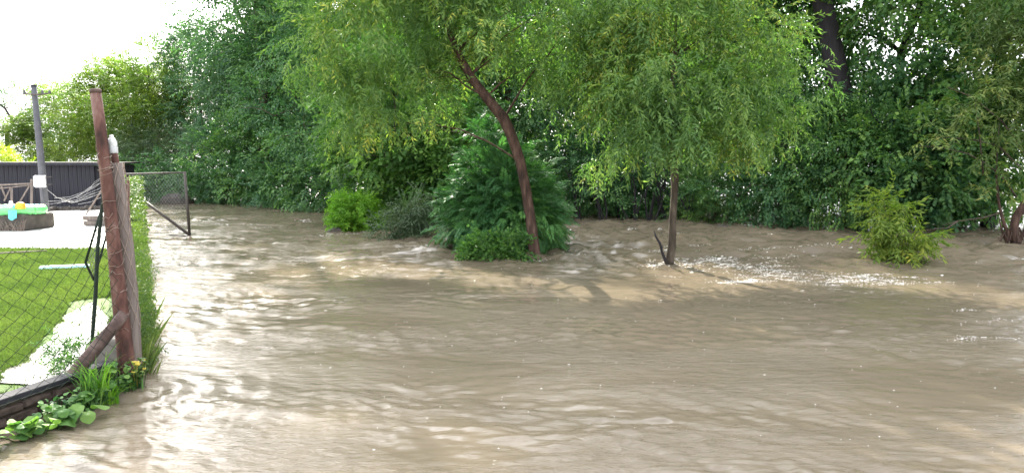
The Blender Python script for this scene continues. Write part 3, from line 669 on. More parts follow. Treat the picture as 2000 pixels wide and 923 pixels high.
willow('willow_tree', 'leaning willow with a curved reddish-brown trunk in front of the conifer',
       [(1045, 508, 0), (1038, 440, 0), (1028, 375, 0.02), (1016, 315, 0.0), (1000, 268, -0.05), (984, 232, -0.1), (950, 190, -0.15), (918, 148, -0.1), (893, 100, 0.0), (870, 40, 0.1), (850, -60, 0.2), (830, -170, 0.2)], Y1,
       [0.118, 0.098, 0.092, 0.09, 0.096, 0.10, 0.085, 0.078, 0.068, 0.055, 0.04, 0.02],
       [(760, 60, 0.3, 1.7, 1.6, 1.0), (638, 100, 0.4, 0.85, 1.1, 0.65), (850, -60, 0, 1.9, 1.8, 1.1), (1010, 20, -0.1, 1.6, 1.6, 1.2), (1110, 105, -0.3, 1.0, 1.1, 0.8), (1095, 225, 0.1, 0.42, 0.45, 0.42),
        (770, 190, 0.3, 1.2, 1.2, 0.5), (710, 240, 0.3, 0.7, 0.9, 0.3), (840, 85, 0.8, 1.1, 0.8, 0.5), (940, -180, 0.2, 1.8, 1.8, 1.0), (690, -30, 0.6, 0.8, 1.2, 0.6), (1180, 40, 0.1, 0.9, 1.2, 0.8)],
       390, 13, 101, 'leaf_willow', 'bark_willow')
Y2 = G(1307, 522).y
def side_stem(e):
    mb = MB(); p = [D(x, y, Y2 - 0.05) - e.location for x, y in ((1309, 524), (1301, 512), (1293, 492), (1289, 475), (1281, 462), (1277, 449))]
    p[0].z -= 0.2
    mb.tube(p, [0.035, 0.03, 0.024, 0.022, 0.018, 0.008], 7, wob=0.1)
    mb.tube([p[2], D(1294, 478, Y2 - 0.1) - e.location], [0.012, 0.005], 5)
    mb.build('dead_stem', MATS['bark_dark'], e)
willow('willow_tree', 'straight-trunked willow with a dead side stem at its foot',
       [(1307, 522, 0), (1312, 480, 0), (1314, 430, 0), (1317, 385, 0), (1318, 345, 0), (1316, 315, 0), (1312, 270, 0), (1310, 200, 0.0), (1318, 110, 0.1), (1322, 0, 0.1)], Y2,
       [0.085, 0.072, 0.066, 0.06, 0.066, 0.062, 0.05, 0.042, 0.033, 0.02],
       [(1330, 150, 0, 1.6, 1.5, 1.0), (1230, 210, -0.2, 0.95, 1.0, 0.7), (1440, 200, 0, 1.0, 1.2, 0.85), (1300, 0, 0.2, 1.5, 1.5, 0.9), (1480, 90, 0.1, 0.75, 1.0, 0.7), (1330, 255, -0.5, 1.2, 0.9, 0.45), (1190, 290, -0.1, 0.55, 0.7, 0.32), (1460, 265, 0, 0.6, 0.8, 0.4), (1400, -120, 0.2, 1.3, 1.4, 0.8), (1210, 60, 0.3, 0.8, 1.0, 0.8)],
       300, 13, 115, 'leaf_willow', 'bark_grey', extra=side_stem)

# ------------------------------------------------------------------ conifer with a leafy shrub at its foot
def bush(name, label, cat, px, py, dy, lobes, ncl, per, crad, kind, scale, seed, mat, stems=8, droop=0.2, out=0.7, sr=0.02, bark='bark_grey', group=None, up_jit=0.3, shell=0.45):
    rs = np.random.RandomState(seed); p = G(px, py); p = Vector((p.x, p.y + dy, 0))
    e = empty(name, p); tag(e, label, cat, group)
    cm, c = crown('crown', lobes, ncl, per, crad, kind, scale, seed, droop, out, zmin=0.0, up_jit=up_jit, shell=shell)
    mb = MB(); random.seed(seed)
    for t in c[rs.choice(len(c), stems, replace=False)]:
        mb = MB(); mb.tube(bent((t[0] * 0.08, t[1] * 0.08, -0.25), t, rs, 5, 0.08), list(np.linspace(sr, sr * 0.3, 5)), 6, cap=False); mb.build('stem', MATS[bark], e)
    link('crown', cm, MATS[mat], e)
    return e
bush('conifer', 'broad blue-green conifer shrub with feathery sprays around the leaning trunk', 'conifer', 985, 505, 1.1,
     [(0, 0, 0.85, 1.25, 1.1, 0.75), (-0.55, 0, 0.7, 0.8, 0.9, 0.7), (0.75, 0.0, 0.8, 0.6, 0.8, 0.75), (-0.25, 0.1, 1.75, 0.75, 0.75, 0.7), (0.45, 0.2, 1.5, 0.6, 0.6, 0.5), (-0.4, 0.2, 2.35, 0.38, 0.4, 0.45), (0.1, -0.2, 1.0, 1.0, 0.9, 0.9)],
     300, 11, 0.30, 'frond', 0.78, 130, 'leaf_conifer', 10, 0.15, 0.9, 0.035, shell=0.6).scale = (0.93, 0.93, 1.0)
bush('leafy_shrub', 'small bright leafy shrub at the foot of the conifer, left of the brown trunk', 'shrub', 965, 512, -0.05,
     [(0, 0, 0.22, 0.42, 0.25, 0.22), (0.3, 0.05, 0.18, 0.25, 0.2, 0.18), (-0.3, 0, 0.15, 0.2, 0.2, 0.15)], 46, 9, 0.15, 'ivy', 1.0, 133, 'leaf_hazel', 10, 0.1, 0.7, 0.01)
bush('round_bush', 'bright green round bush standing in the current on a stone', 'bush', 690, 456, 0.35,
     [(0, 0, 0.42, 0.66, 0.6, 0.42), (-0.25, 0, 0.5, 0.4, 0.4, 0.42), (0.3, 0, 0.3, 0.35, 0.4, 0.32)], 115, 9, 0.14, 'upright', 0.95, 140, 'leaf_bright', 16, -0.75, 0.7, 0.012, up_jit=0.5).scale = (0.84, 0.84, 0.9)
e = bush('trailing_branches', 'grey-green leafy branches trailing into the water left of the conifer', 'branches', 790, 474, 0.3,
     [(-0.3, 0, 0.28, 0.4, 0.35, 0.24), (0.15, 0.2, 0.5, 0.45, 0.4, 0.3), (0.45, 0, 0.12, 0.3, 0.2, 0.10), (0.1, 0.3, 0.85, 0.5, 0.4, 0.25)], 60, 9, 0.16, 'small', 0.75, 144, 'leaf_grey', 14, 0.35, 0.6, 0.012)
bush('young_willow', 'young yellow-green willow bush bent by the current', 'bush', 1757, 522, 0.25,
     [(0, 0, 0.45, 0.30, 0.3, 0.32), (-0.08, 0, 0.85, 0.24, 0.25, 0.28), (0.30, -0.05, 0.45, 0.30, 0.25, 0.14), (-0.14, 0.05, 1.15, 0.10, 0.12, 0.22), (0.66, -0.1, 0.45, 0.28, 0.15, 0.08), (-0.40, 0, 0.70, 0.16, 0.15, 0.07), (0.12, 0, 1.0, 0.14, 0.12, 0.14)], 44, 6, 0.13, 'willow_wide', 0.85, 150, 'leaf_willow_young', 16, 0.15, 0.8, 0.012, shell=0.3)


# right-hand old willow: low leaning trunk, arching bare stems, olive foliage
rs = np.random.RandomState(160); base = G(1980, 485); e = empty('old_willow', (base.x, base.y, 0))
tag(e, 'old leaning willow with red-brown roots and long arching stems', 'tree', 'willows standing in the flood')
mb = MB(); random.seed(160)
O = e.location
def L(px, py, dy=0.0): return D(px, py, base.y + dy) - O
mb.tube([L(1985, 478), L(1978, 455), L(1984, 425), L(2000, 400), L(2030, 370), L(2050, 300), L(2055, 150), L(2040, 0)], [0.10, 0.09, 0.08, 0.085, 0.09, 0.08, 0.06, 0.03], 10, wob=0.08)
for pth in (((1975, 470), (1962, 440), (1955, 415), (1948, 380), (1945, 330)), ((1990, 475), (2005, 440), (2020, 400)), ((1968, 472), (1958, 452), (1952, 430)), ((1980, 474), (1988, 450), (1985, 420))):
    mb.tube([L(*q) for q in pth], list(np.linspace(0.045, 0.012, len(pth))), 7, wob=0.1)
mb.build('trunk', MATS['bark_willow'], e)
mb = MB()
for pth in (((1985, 385), (1962, 350), (1930, 322), (1890, 300), (1840, 288), (1790, 285)), ((1995, 330), (1950, 285), (1900, 272), (1830, 268)), ((1952, 400), (1946, 330), (1948, 290), (1952, 240)), ((1920, 340), (1914, 270), (1905, 200)), ((1955, 415), (1920, 425), (1870, 432), (1840, 440)), ((2000, 300), (1960, 240), (1900, 190), (1850, 170)), ((1870, 432), (1850, 445), (1800, 450))):
    mb.tube([L(*q) for q in pth], list(np.linspace(0.022, 0.007, len(pth))), 6)
mb.build('arching_stems', MATS['bark_grey'], e)
lob = []
for px, py, dy, rx, ry, rz in ((1985, 120, 0.2, 0.75, 0.9, 0.9), (1900, 190, -0.1, 0.45, 0.6, 0.35), (1830, 262, -0.1, 0.7, 0.5, 0.18), (1940, 270, -0.2, 0.4, 0.5, 0.5), (2000, 0, 0.3, 1.0, 1.0, 0.8), (1960, 370, 0, 0.25, 0.3, 0.3), (1985, 210, 0, 0.5, 0.6, 0.6), (2080, 150, 0, 0.9, 1.0, 1.4)):
    q = L(px, py, dy); lob.append((q.x, q.y, q.z, rx, ry, rz))
cm, c = crown('crown', lob, 115, 8, 0.26, 'willow_wide', 1.0, 161, 0.25, 0.6)
link('crown', cm, MATS['leaf_olive'], e)
mb = MB()
rs2 = np.random.RandomState(5)
for i in range(26):
    a = rs2.uniform(-1, 1); s = L(1978 + a * 14, 452 + rs2.uniform(-10, 10)); t_ = L(1975 + a * 38, 486 + rs2.uniform(-3, 6), rs2.uniform(-0.3, 0.2))
    mb.tube(bent(s, t_, rs2, 4), [0.012, 0.009, 0.007, 0.004], 5)
mb.build('roots', MATS['bark_willow'], e)

# ------------------------------------------------------------------ stones, sticks and scraps in the water
def rock(px, py, w, h, seed, label, grp='stones in the current'):
    rs = np.random.RandomState(seed); p = G(px, py); mb = MB(); n = 12; m = 7; o = rs.rand(3) * 6
    rings = []
    for i in range(m):
        th = math.pi * i / (m - 1); r = []
        for k in range(n):
            a = 6.283 * k / n; q = Vector((math.sin(th) * math.cos(a), math.sin(th) * math.sin(a), math.cos(th)))
            f = 1 + 0.16 * math.sin(3 * q.x + o[0]) * math.cos(4 * q.y + o[1]) + 0.08 * math.sin(7 * q.z + o[2])
            f = min(f, 1.08)
            r.append(Vector((q.x * w * f, q.y * w * 0.7 * f, q.z * h * f + h * 0.15)))
        rings.append(r)
    for A, B in zip(rings[:-1], rings[1:]):
        for k in range(n): mb.face([A[k], B[k], B[(k + 1) % n], A[(k + 1) % n]])
    return tag(mb.build('rock', MATS['rock'], None, p), label, 'rock', grp)
rock(655, 457, 0.22, 0.16, 1, 'grey stone poking out below the bright round bush')
rock(345, 398, 0.75, 0.42, 2, 'dark boulder in the flood beyond the open gate')
rock(1412, 452, 0.28, 0.16, 3, 'dark wet stone in the rapids near the orange scrap')
rock(1155, 440, 0.4, 0.11, 4, 'flat dark stone in the rapids right of the conifer')
def stick(pts, r, label, mat='bark_dark', seed=0):
    random.seed(seed); mb = MB(); mb.tube(pts, list(np.linspace(r, r * 0.4, len(pts))), 6, wob=0.1)
    return mb
p = G(1083, 503); mb = stick([p + Vector((0, 0, -0.05)), p + Vector((0.14, 0, 0.05)), p + Vector((0.30, 0.05, 0.16))], 0.018, '')
mb.tube([p + Vector((0.14, 0, 0.05)), p + Vector((0.22, -0.03, 0.05))], [0.01, 0.004], 5)
tag(mb.build('driftwood_stick', MATS['bark_dark']), 'dark forked stick caught in the water right of the conifer', 'stick', 'driftwood sticks')
p = G(1330, 432); mb = stick([p + Vector((-0.7, 0, 0.0)), p + Vector((-0.1, 0.1, 0.12)), p + Vector((0.5, 0.1, 0.06)), p + Vector((1.0, 0.2, 0.2))], 0.05, '')
tag(mb.build('driftwood_branch', MATS['bark_dark']), 'dark driftwood branch lodged in the hollow behind the straight willow', 'branch', 'driftwood sticks')
p = G(1474, 452); mb = MB()
mb.lathe(p + Vector((0, 0, 0.06)), [(0.02, -0.09), (0.085, -0.06), (0.095, 0.0), (0.07, 0.055), (0.03, 0.075)], 14, (0.5, -0.3, 0.8))
sc = mb.build('plastic_scrap', MATS['plastic_orange']); tag(sc, 'small orange plastic scrap floating at the edge of the shrubs', 'scrap')

# dead branches of the dark hollow
rs = np.random.RandomState(170)
for i in range(9):
    px = 1140 + i * 32 + rs.uniform(-10, 10); p = G(px, 437 + rs.uniform(-4, 3)); mb = MB(); random.seed(i)
    for j in range(4):
        t_ = Vector((rs.uniform(-0.7, 0.7), rs.uniform(-0.3, 0.5), rs.uniform(0.9, 2.2)))
        mb.tube(bent((rs.uniform(-.06, .06), 0, -0.2), t_, rs, 5, 0.15), list(np.linspace(0.035, 0.008, 5)), 5, cap=False)
        mb.tube(bent(t_ * 0.5, t_ * 0.8 + Vector((rs.uniform(-.4, .4), 0, 0.1)), rs, 4), [0.014, 0.01, 0.007, 0.004], 4, cap=False)
    tag(mb.build('bare_sapling', MATS['bark_dark'], None, p), 'leafless dark sapling in the hollow, %s' % ['nearest the conifer', 'second from the conifer', 'third from the conifer', 'fourth from the conifer', 'just left of the straight willow trunk', 'behind the straight willow trunk', 'just right of the straight willow trunk', 'beside the low sprawling shrub', 'half hidden by the sprawling shrub'][i], 'sapling', 'bare saplings in the hollow')

# ------------------------------------------------------------------ chain link
def chain_link(mb, a, b, z0, z1, cw, ch, r, sag=0.0, bulge=0.02, seed=0, dirn=None, n=4):
    """woven diamond wires between two upright edges a and b (points at the foot)"""
    rs = np.random.RandomState(seed); a = Vector(a); b = Vector(b); u = b - a; Lh = u.length; u.normalize(); nm = Vector((-u.y, u.x, 0))
    nx = max(2, int(Lh / cw)); nz = max(2, int((z1 - z0) / ch)); jit = rs.randn(nx * 2 + 3, nz * 2 + 3, 2) * 0.045
    def pt(i, j):
        s = i / (2 * nx) ; t = j / (2 * nz); q = jit[min(i, 2 * nx), min(j, 2 * nz)]
        z = z0 + (z1 - z0) * t - sag * math.sin(math.pi * s) * t
        return a + u * (Lh * min(1, max(0, s + q[0] * cw / Lh))) + Vector((0, 0, z + q[1] * ch)) + nm * (bulge * math.sin(math.pi * t) * math.sin(math.pi * s * 1.7))
    for i in range(nx):
        for ph in (0, 1):
            mb.tube([pt(2 * i + (1 if (j + ph) % 2 else 0) + (0 if ph == 0 else 0) if ph == 0 else 2 * i + 1 + (1 if j % 2 == 0 else 0) - (0), j) for j in range(0, 2 * nz + 1)], r, 3, cap=False)

# ------------------------------------------------------------------ front fence: corner post, brace, wire
cf = empty('chain_link_fence', C0); tag(cf, 'sagging wire mesh fence on a tall leaning rusty corner post in front of the lawn', 'fence', 'wire fences round the yard')
O = C0.copy()
def FL(px, py, y): return D(px, py, y) - O
py_ = C0.y
post = [FL(252, 765, py_) + Vector((0, 0, -0.25)), FL(246, 700, py_ + 0.01), FL(231, 560, py_ + 0.03), FL(214, 400, py_ + 0.06), FL(198, 265, py_ + 0.09), FL(186, 175, py_ + 0.11)]
random.seed(2); mb = MB(); mb.tube(post, [0.066, 0.064, 0.055, 0.047, 0.043, 0.041], 16)
cpst = mb.build('corner_post', MATS['rust'], cf)
mb = MB(); tp = post[-1]; mb.lathe(tp, [(0.043, -0.03), (0.045, -0.004), (0.038, 0.003)], 16, post[-1] - post[-2]); mb.build('post_cap', MATS['rust_grey'], cpst)
mb = MB(); br = [FL(243, 612, py_ - 0.03), FL(190, 676, py_ - 0.2), FL(112, 768, py_ - 0.42)]
mb.tube([br[0], br[0].lerp(br[1], .5), br[1], br[1].lerp(br[2], .5), br[2]], [0.044, 0.046, 0.05, 0.05, 0.05], 14); mb.build('brace', MATS['rust_grey'], cf)
mb = MB()
for t in (0.35, 0.62, 0.8):                               # wire lashings round the brace
    q = br[0].lerp(br[2], t); ax = (br[2] - br[0]).normalized()
    s1 = ax.cross(Vector((0, 0, 1))).normalized(); s2 = ax.cross(s1)
    mb = MB()
    for w in range(1): mb.tube([q + ax * (w * 0.012) + s1 * (0.053 * math.cos(k * .524)) + s2 * (0.053 * math.sin(k * .524)) for k in range(13)], 0.004, 4, cap=False)
    mb.build('brace_wire', MATS['steel_dark'], cf)
mb = MB()
chain_link(mb, Vector((0.0, 0.0, 0)) + frt * 0.08, frt * 2.6, 0.20, 1.36, 0.14, 0.115, 0.0028, 0.14, 0.07, 3)
for z in (0.24,): mb.tube([frt * (0.05 + 2.55 * t) + Vector((0, 0, z - 0.10 * math.sin(math.pi * t) * z)) for t in np.linspace(0, 1, 9)], 0.0022, 4, cap=False)
mb.build('wire_mesh', MATS['wire_green'], cf)
mb = MB()                                                 # loose wire wound round the corner post
rs = np.random.RandomState(8)
for i in range(20):
    t = rs.uniform(0.12, 0.80); k = t * (len(post) - 1); j = int(k); c_ = post[j].lerp(post[min(j + 1, 5)], k - j); r0 = 0.052 + 0.014 * (1 - t)
    a0 = rs.rand() * 6; mb.tube([c_ + Vector((r0 * math.cos(a0 + q * 0.5), r0 * math.sin(a0 + q * 0.5), 0.012 * q * rs.uniform(0.3, 1.0))) for q in range(11)], 0.0022, 3, cap=False)
tag(mb.build('wound_wire', MATS['wire_rusty'], cf), kind='stuff')

# grey wooden post wrapped in wire, a bottle pushed over its steel core
yb = py_ + 0.16
wp = empty('wrapped_post', Vector((D(262, 750, yb).x, yb, 0))); tag(wp, 'grey weathered post wrapped in wire netting, beside the tall rusty post', 'post')
O = wp.location.copy()
core = [FL(264, 775, yb) + Vector((0, 0, -0.2)), FL(258, 640, yb), FL(246, 480, yb), FL(238, 420, yb), FL(228, 318, yb)]
random.seed(4); mb = MB(); mb.tube(core, [0.07, 0.062, 0.056, 0.054, 0.046], 12, wob=0.07); mb.build('wood_post', MATS['wood_weathered'], wp)
mb = MB(); mb.tube([FL(230, 345, yb), FL(220, 285, yb)], 0.028, 12); mb.build('steel_core', MATS['rust'], wp)
mb = MB(); up_ax = (core[-1] - core[0]).normalized(); e1 = up_ax.cross(Vector((0, 1, 0))).normalized(); e2 = up_ax.cross(e1)
Lc = (core[-1] - core[1]).length
for s_ in (1, -1):
    for k in range(6):
        pts_ = []
        for j in range(46):
            t = j / 45; c_ = core[1].lerp(core[-1], t); r_ = (0.062 - 0.012 * t) + 0.008; a_ = k * 1.047 + s_ * t * 6.5
            pts_.append(c_ + e1 * (r_ * math.cos(a_)) + e2 * (r_ * math.sin(a_)))
        mb.tube(pts_, 0.0026, 3, cap=False)
mb.build('wire_netting', MATS['wire_rusty'], wp)
bt = D(217, 262, yb); bb = D(222, 300, yb); axb = (bt - bb).normalized()
mb = MB(); mb.lathe(bb, [(0.0345, 0.0), (0.036, 0.01), (0.036, 0.05), (0.0335, 0.058), (0.036, 0.068), (0.036, 0.095), (0.028, 0.118), (0.018, 0.128)], 20, axb)
bo = empty('plastic_bottle', bb); tag(bo, 'cut clear plastic bottle capping the wire-wrapped post', 'bottle')
o = mb.build('bottle_body', MATS['clear_plastic']); o.parent = bo; o.matrix_parent_inverse = Matrix.Translation(-bb)
mb = MB(); mb.lathe(bb + axb * 0.128, [(0.014, 0.0), (0.016, 0.003), (0.016, 0.018), (0.012, 0.021)], 14, axb)
o = mb.build('bottle_cap', MATS['paint_white']); o.parent = bo; o.matrix_parent_inverse = Matrix.Translation(-bb)

# concrete footing
mb = MB(); random.seed(11); q = D(218, 700, py_ + 0.22)
mb.box((0, 0, 0.10), (0.21, 0.24, 0.52), 0.25, 0.03, 0.02, 0.008, 0.02)
tag(mb.build('concrete_footing', MATS['concrete'], None, (q.x, q.y, 0.02)), 'squat rough concrete footing block behind the rusty corner post', 'footing')

# low brick plinth under the front fence with a dark capping plank
pl = empty('fence_plinth', C0); tag(pl, 'low dark brick plinth with a black plank on top below the front fence', 'plinth')
Lpl = 2.9; rz = math.atan2(frt.y, frt.x); nrm = Vector((-frt.y, frt.x, 0))
if nrm.dot(inn) < 0: nrm = -nrm
bm_ = []
for v_ in range(5):
    random.seed(20 + v_); mb = MB(); mb.box((0, 0, 0), (0.228, 0.11, 0.060), 0, 0, 0, 0.007, 0.012); m_ = mb.mesh('brick'); m_.materials.append(MATS['brick_dark']); bm_.append(m_)
rsb = np.random.RandomState(2)
for row in range(4):
    for i in range(12):
        s_ = 0.16 + i * 0.243 + (0.12 if row % 2 else 0)
        if s_ > Lpl: continue
        o = link('brick', bm_[rsb.randint(5)], None, pl, frt * s_ + nrm * (0.14 + rsb.uniform(-.006, .006)) + Vector((0, 0, -0.075 + row * 0.07)))
        o.rotation_euler = (rsb.uniform(-.02, .02), rsb.uniform(-.02, .02), rz + rsb.uniform(-.02, .02))
mb = MB(); mb.box(frt * (Lpl / 2 + 0.06) + nrm * 0.15 + Vector((0, 0, 0.03)), (Lpl, 0.075, 0.30), rz); mb.build('mortar_core', MATS['soil'], pl)
mb = MB(); random.seed(9); mb.box(frt * (Lpl / 2 + 0.05) + nrm * 0.14 + Vector((0, 0, 0.208)), (Lpl, 0.135, 0.045), rz, 0.03, 0, 0.002, 0.006); mb.build('capping_plank', MATS['roofing'], pl)

# thin dark rod and the folded wire panel hanging beside the post
yr = py_ + 0.45
mb = MB(); pr = [D(205, 318, yr), D(200, 400, yr), D(191, 480, yr), D(186, 580, yr), D(178, 690, yr), D(176, 742, yr) ]
b0 = Vector((pr[-1].x, pr[-1].y, 0)); pr[-1].z = YZ - 0.1
random.seed(5); mb.tube([p - b0 for p in pr], [0.012, 0.014, 0.016, 0.017, 0.016, 0.016], 8, wob=0.06)
tag(mb.build('metal_rod', MATS['wire_green'], None, b0), 'thin dark green rod standing in the lawn behind the rusty post', 'rod')
yp = py_ + 0.62
cor = [D(201, 398, yp), D(167, 512, yp - 0.05), D(183, 546, yp + 0.25), D(218, 425, yp + 0.28)]
pe = empty('folded_wire_panel', cor[1]); tag(pe, 'small folded dark green wire panel hanging beside the rod', 'wire panel')
cor = [c_ - pe.location for c_ in cor]
mb = MB()
for i in range(4): mb.tube([cor[i], cor[(i + 1) % 4]], 0.011, 6)
mb.build('panel_frame', MATS['wire_green'], pe); mb = MB()
for i in range(1, 12):
    t = i / 12; mb.tube([cor[0].lerp(cor[1], t), cor[3].lerp(cor[2], t)], 0.0022, 3, cap=False)
for i in range(1, 5):
    t = i / 5; mb.tube([cor[0].lerp(cor[3], t), cor[1].lerp(cor[2], t)], 0.0022, 3, cap=False)
mb.build('panel_mesh', MATS['wire_grey'], pe)

# ------------------------------------------------------------------ side fence running back to the gate, overgrown
sf = empty('side_fence', C0); tag(sf, 'overgrown wire fence running back from the rusty post to the gate', 'fence', 'wire fences round the yard')
mb = MB(); chain_link(mb, run * 0.25, run * (RUNL - 0.1), 0.05, 1.42, 0.14, 0.13, 0.002, 0.05, 0.03, 6); mb.build('wire_mesh', MATS['wire_rusty'], sf)
for s_ in (3.0, 6.0, 9.0, RUNL - 0.15):
    mb = MB(); mb.tube([run * s_ + Vector((0, 0, -0.3)), run * s_ + Vector((0, 0, 1.5))], 0.026, 10); mb.build('fence_post', MATS['rust'], sf)
def overgrow(name, label, s0, s1, hfun, n, kind, scale, mat, seed, cat, wid=0.10):
    rs = np.random.RandomState(seed); s = s0 + (s1 - s0) * rs.rand(n) ** 1.0; h = hfun(s) * rs.rand(n) ** 0.8
    w = rs.randn(n) * wid * (1.1 - 0.5 * h / (hfun(s) + .01)) + 0.05
    pos = np.stack([s * run.x + w * side.x, s * run.y + w * side.y, h], -1)
    dirs = np.stack([side.x + rs.randn(n) * 0.8, side.y + rs.randn(n) * 0.8, rs.randn(n) * 0.5 + 0.1], -1)
    cl = np.clip(h / 1.4 * 0.5 + rs.rand(n) * 0.6, 0, 1)
    e = empty(name, C0); tag(e, label, cat, 'climbers on the side fence')
    link('foliage', spray_mesh('foliage', pos, dirs, kind, scale, rs, cl), MATS[mat], e)
    mb = MB(); random.seed(seed)
    for i in range(10):
        mb = MB(); t = rs.uniform(s0, s1); mb.tube(bent(run * t + side * 0.06 + Vector((0, 0, -0.05)), run * (t + rs.uniform(-.3, .3)) + side * 0.05 + Vector((0, 0, float(hfun(np.array(t))) * 0.95)), rs, 5, 0.08), [0.008, 0.007, 0.006, 0.005, 0.003], 5, cap=False); mb.build('stem', MATS['bark_grey'], e)
    return e
overgrow('climbing_vine', 'yellow-green climbing vine covering the far end of the side fence', 6.2, RUNL + 0.2, lambda s: 1.0 + 0.5 * sstep(6, 11, s), 1100, 'ivy', 0.7, 'leaf_ivy', 200, 'vine', 0.03)
overgrow('weeds', 'tall green weeds along the near foot of the side fence', 0.35, 7.0, lambda s: 0.50 + 0.09 * s, 800, 'upright', 0.36, 'leaf_ivy', 201, 'weeds', 0.05)
rs = np.random.RandomState(202); n = 2600; s = 0.3 + 9 * rs.rand(n) ** 1.2; w = 0.06 + rs.randn(n) * 0.05
bx = C0.x + s * run.x + w * side.x; by = C0.y + s * run.y + w * side.y
gm = leaves_to_mesh('tall_grass', blades(n, bx, by, np.full(n, -0.05), 0.15 + 0.25 * rs.rand(n), 0.007, 0.25, rs), rs.rand(n))
tag(link('tall_grass', gm, MATS['grass_blade']), 'tall grass blades growing along the foot of the side fence', 'grass', kind='stuff')

# ------------------------------------------------------------------ open gate
gA = G(232, 458); gB = G(371, 464)
gt = empty('wire_gate', gA); tag(gt, 'open steel frame gate with wire mesh standing in the flood', 'gate')
u = gB - gA; zt = 1.62
mb = MB(); mb.tube([u + Vector((0, 0, -0.05)), u + Vector((-0.06, 0, zt))], 0.034, 10); mb.build('end_post', MATS['steel_dark'], gt)
mb = MB(); mb.tube([Vector((0, 0, -0.2)), Vector((0, 0, zt))], 0.034, 10); mb.build('hinge_post', MATS['steel_dark'], gt)
mb = MB(); mb.tube([Vector((0, 0, zt - 0.08)), u + Vector((-0.06, 0, zt - 0.03))], 0.022, 8); mb.build('top_rail', MATS['steel_dark'], gt)
mb = MB(); mb.tube([Vector((0, 0, 0.05)), u + Vector((0, 0, 0.03))], 0.024, 8); mb.build('bottom_rail', MATS['steel_dark'], gt)
mb = MB(); mb.tube([Vector((0, 0, zt - 0.25)) + u * 0.02, u + Vector((0, 0, 0.06))], 0.036, 8); mb.build('diagonal_brace', MATS['steel_dark'], gt)
mb = MB(); chain_link(mb, Vector((0, 0, 0)), u * 0.985, 0.08, zt - 0.06, 0.10, 0.10, 0.0032, 0.0, 0.0, 9); mb.build('wire_mesh', MATS['wire_grey'], gt)

# ------------------------------------------------------------------ dark shed
TZ = YZ + 0.02
ys = 28.6; xl = (-170 - 1000) / F * ys; xr = (196 - 1000) / F * ys
sh = empty('dark_shed', ((xl + xr) / 2, ys, TZ)); tag(sh, 'long low shed of dark upright boards with a flat black roof', 'shed')
hw = (xr - xl) / 2; bw = 0.165; nb = int(2 * hw / bw); bm_ = []
for v_ in range(4):
    random.seed(40 + v_); mb = MB(); mb.box((0, 0, 0.82), (bw - 0.014, 0.03, 1.64), 0, 0, 0, 0.003); m_ = mb.mesh('board'); m_.materials.append(MATS['board_dark']); bm_.append(m_)
rsb = np.random.RandomState(12)
for i in range(nb):
    o = link('board', bm_[rsb.randint(4)], None, sh, (-hw + (i + 0.5) * bw, -0.02 + rsb.uniform(-.008, .008), rsb.uniform(-.015, .005))); o.rotation_euler = (0, rsb.uniform(-.004, .004), 0)
for i in range(16):
    o = link('board', bm_[rsb.randint(4)], None, sh, (hw + 0.02, 0.08 + i * bw, 0)); o.rotation_euler = (0, 0, math.pi / 2)
mb = MB(); mb.box((0, 1.4, 0.80), (2 * hw - 0.05, 2.7, 1.56)); mb.build('carcass', MATS['roofing'], sh)
mb = MB(); mb.box((0, 1.35, 1.69), (2 * hw + 0.3, 3.1, 0.07), 0, 0.012); mb.build('roof', MATS['roofing'], sh)
mb = MB(); mb.box((0, -0.21, 1.66), (2 * hw + 0.32, 0.03, 0.12)); mb.build('fascia', MATS['board_dark'], sh)

# ------------------------------------------------------------------ utility pole, meter box
pb = G(90, 416, TZ); yq = pb.y
up_ = empty('utility_pole', pb); tag(up_, 'leaning grey concrete utility pole in front of the dark shed', 'utility pole')
ptop = D(66, 168, yq) - pb
random.seed(6); mb = MB(); mb.tube([Vector((0, 0, -0.3)), ptop * 0.33, ptop * 0.66, ptop], [0.125, 0.115, 0.10, 0.085], 14); mb.build('pole_shaft', MATS['pole_concrete'], up_)
mb = MB(); mb.lathe(ptop + Vector((0, 0, -0.02)), [(0.092, 0), (0.096, 0.04), (0.05, 0.07)], 14); mb.build('pole_cap', MATS['roofing'], up_)
mb = MB(); a_ = ptop * 0.93; mb.tube([a_ + Vector((-0.3, -0.12, 0.03)), a_ + Vector((0.2, -0.12, 0.0)), a_ + Vector((0.62, -0.12, 0.05))], 0.026, 8); arm = mb.build('cross_arm', MATS['steel_dark'], up_)
for dx in (-0.26, 0.34, 0.58):
    mb = MB(); mb.lathe(a_ + Vector((dx, -0.12, 0.05)), [(0.015, -0.03), (0.035, 0.0), (0.045, 0.03), (0.03, 0.05), (0.04, 0.075), (0.02, 0.10)], 10); mb.build('insulator', MATS['pole_concrete'], arm)
bx_ = D(79, 354, yq - 0.2)
mbx = empty('meter_box', bx_ - Vector((0, 0, 0.2))); tag(mbx, 'white metal meter box fixed to the leaning utility pole', 'meter box')
mb = MB(); mb.box((0, 0, 0.2), (0.30, 0.17, 0.40), 0.35, 0, 0, 0, 0.008); mb.build('cabinet', MATS['paint_white'], mbx)
mb = MB(); mb.box((-0.03, -0.087, 0.2), (0.26, 0.012, 0.35), 0.35, 0, 0, 0, 0.003); dr = mb.build('box_door', MATS['paint_white'], mbx)
mb = MB(); mb.box((0.07, -0.075, 0.2), (0.015, 0.02, 0.05), 0.35); mb.build('latch', MATS['steel_dark'], dr)
mb = MB(); mb.tube([Vector((0.03, 0, 0.0)), Vector((0.06, 0.0, -0.4)), Vector((0.16, 0.02, -0.93 + 0.0))], 0.022, 8); mb.build('conduit', MATS['pole_concrete'], mbx)
mb = MB()
for z_ in (0.33, 0.08): mb.tube([Vector((0.1, 0.05, z_)), Vector((0.32, 0.12, z_ + 0.02))], 0.012, 6)
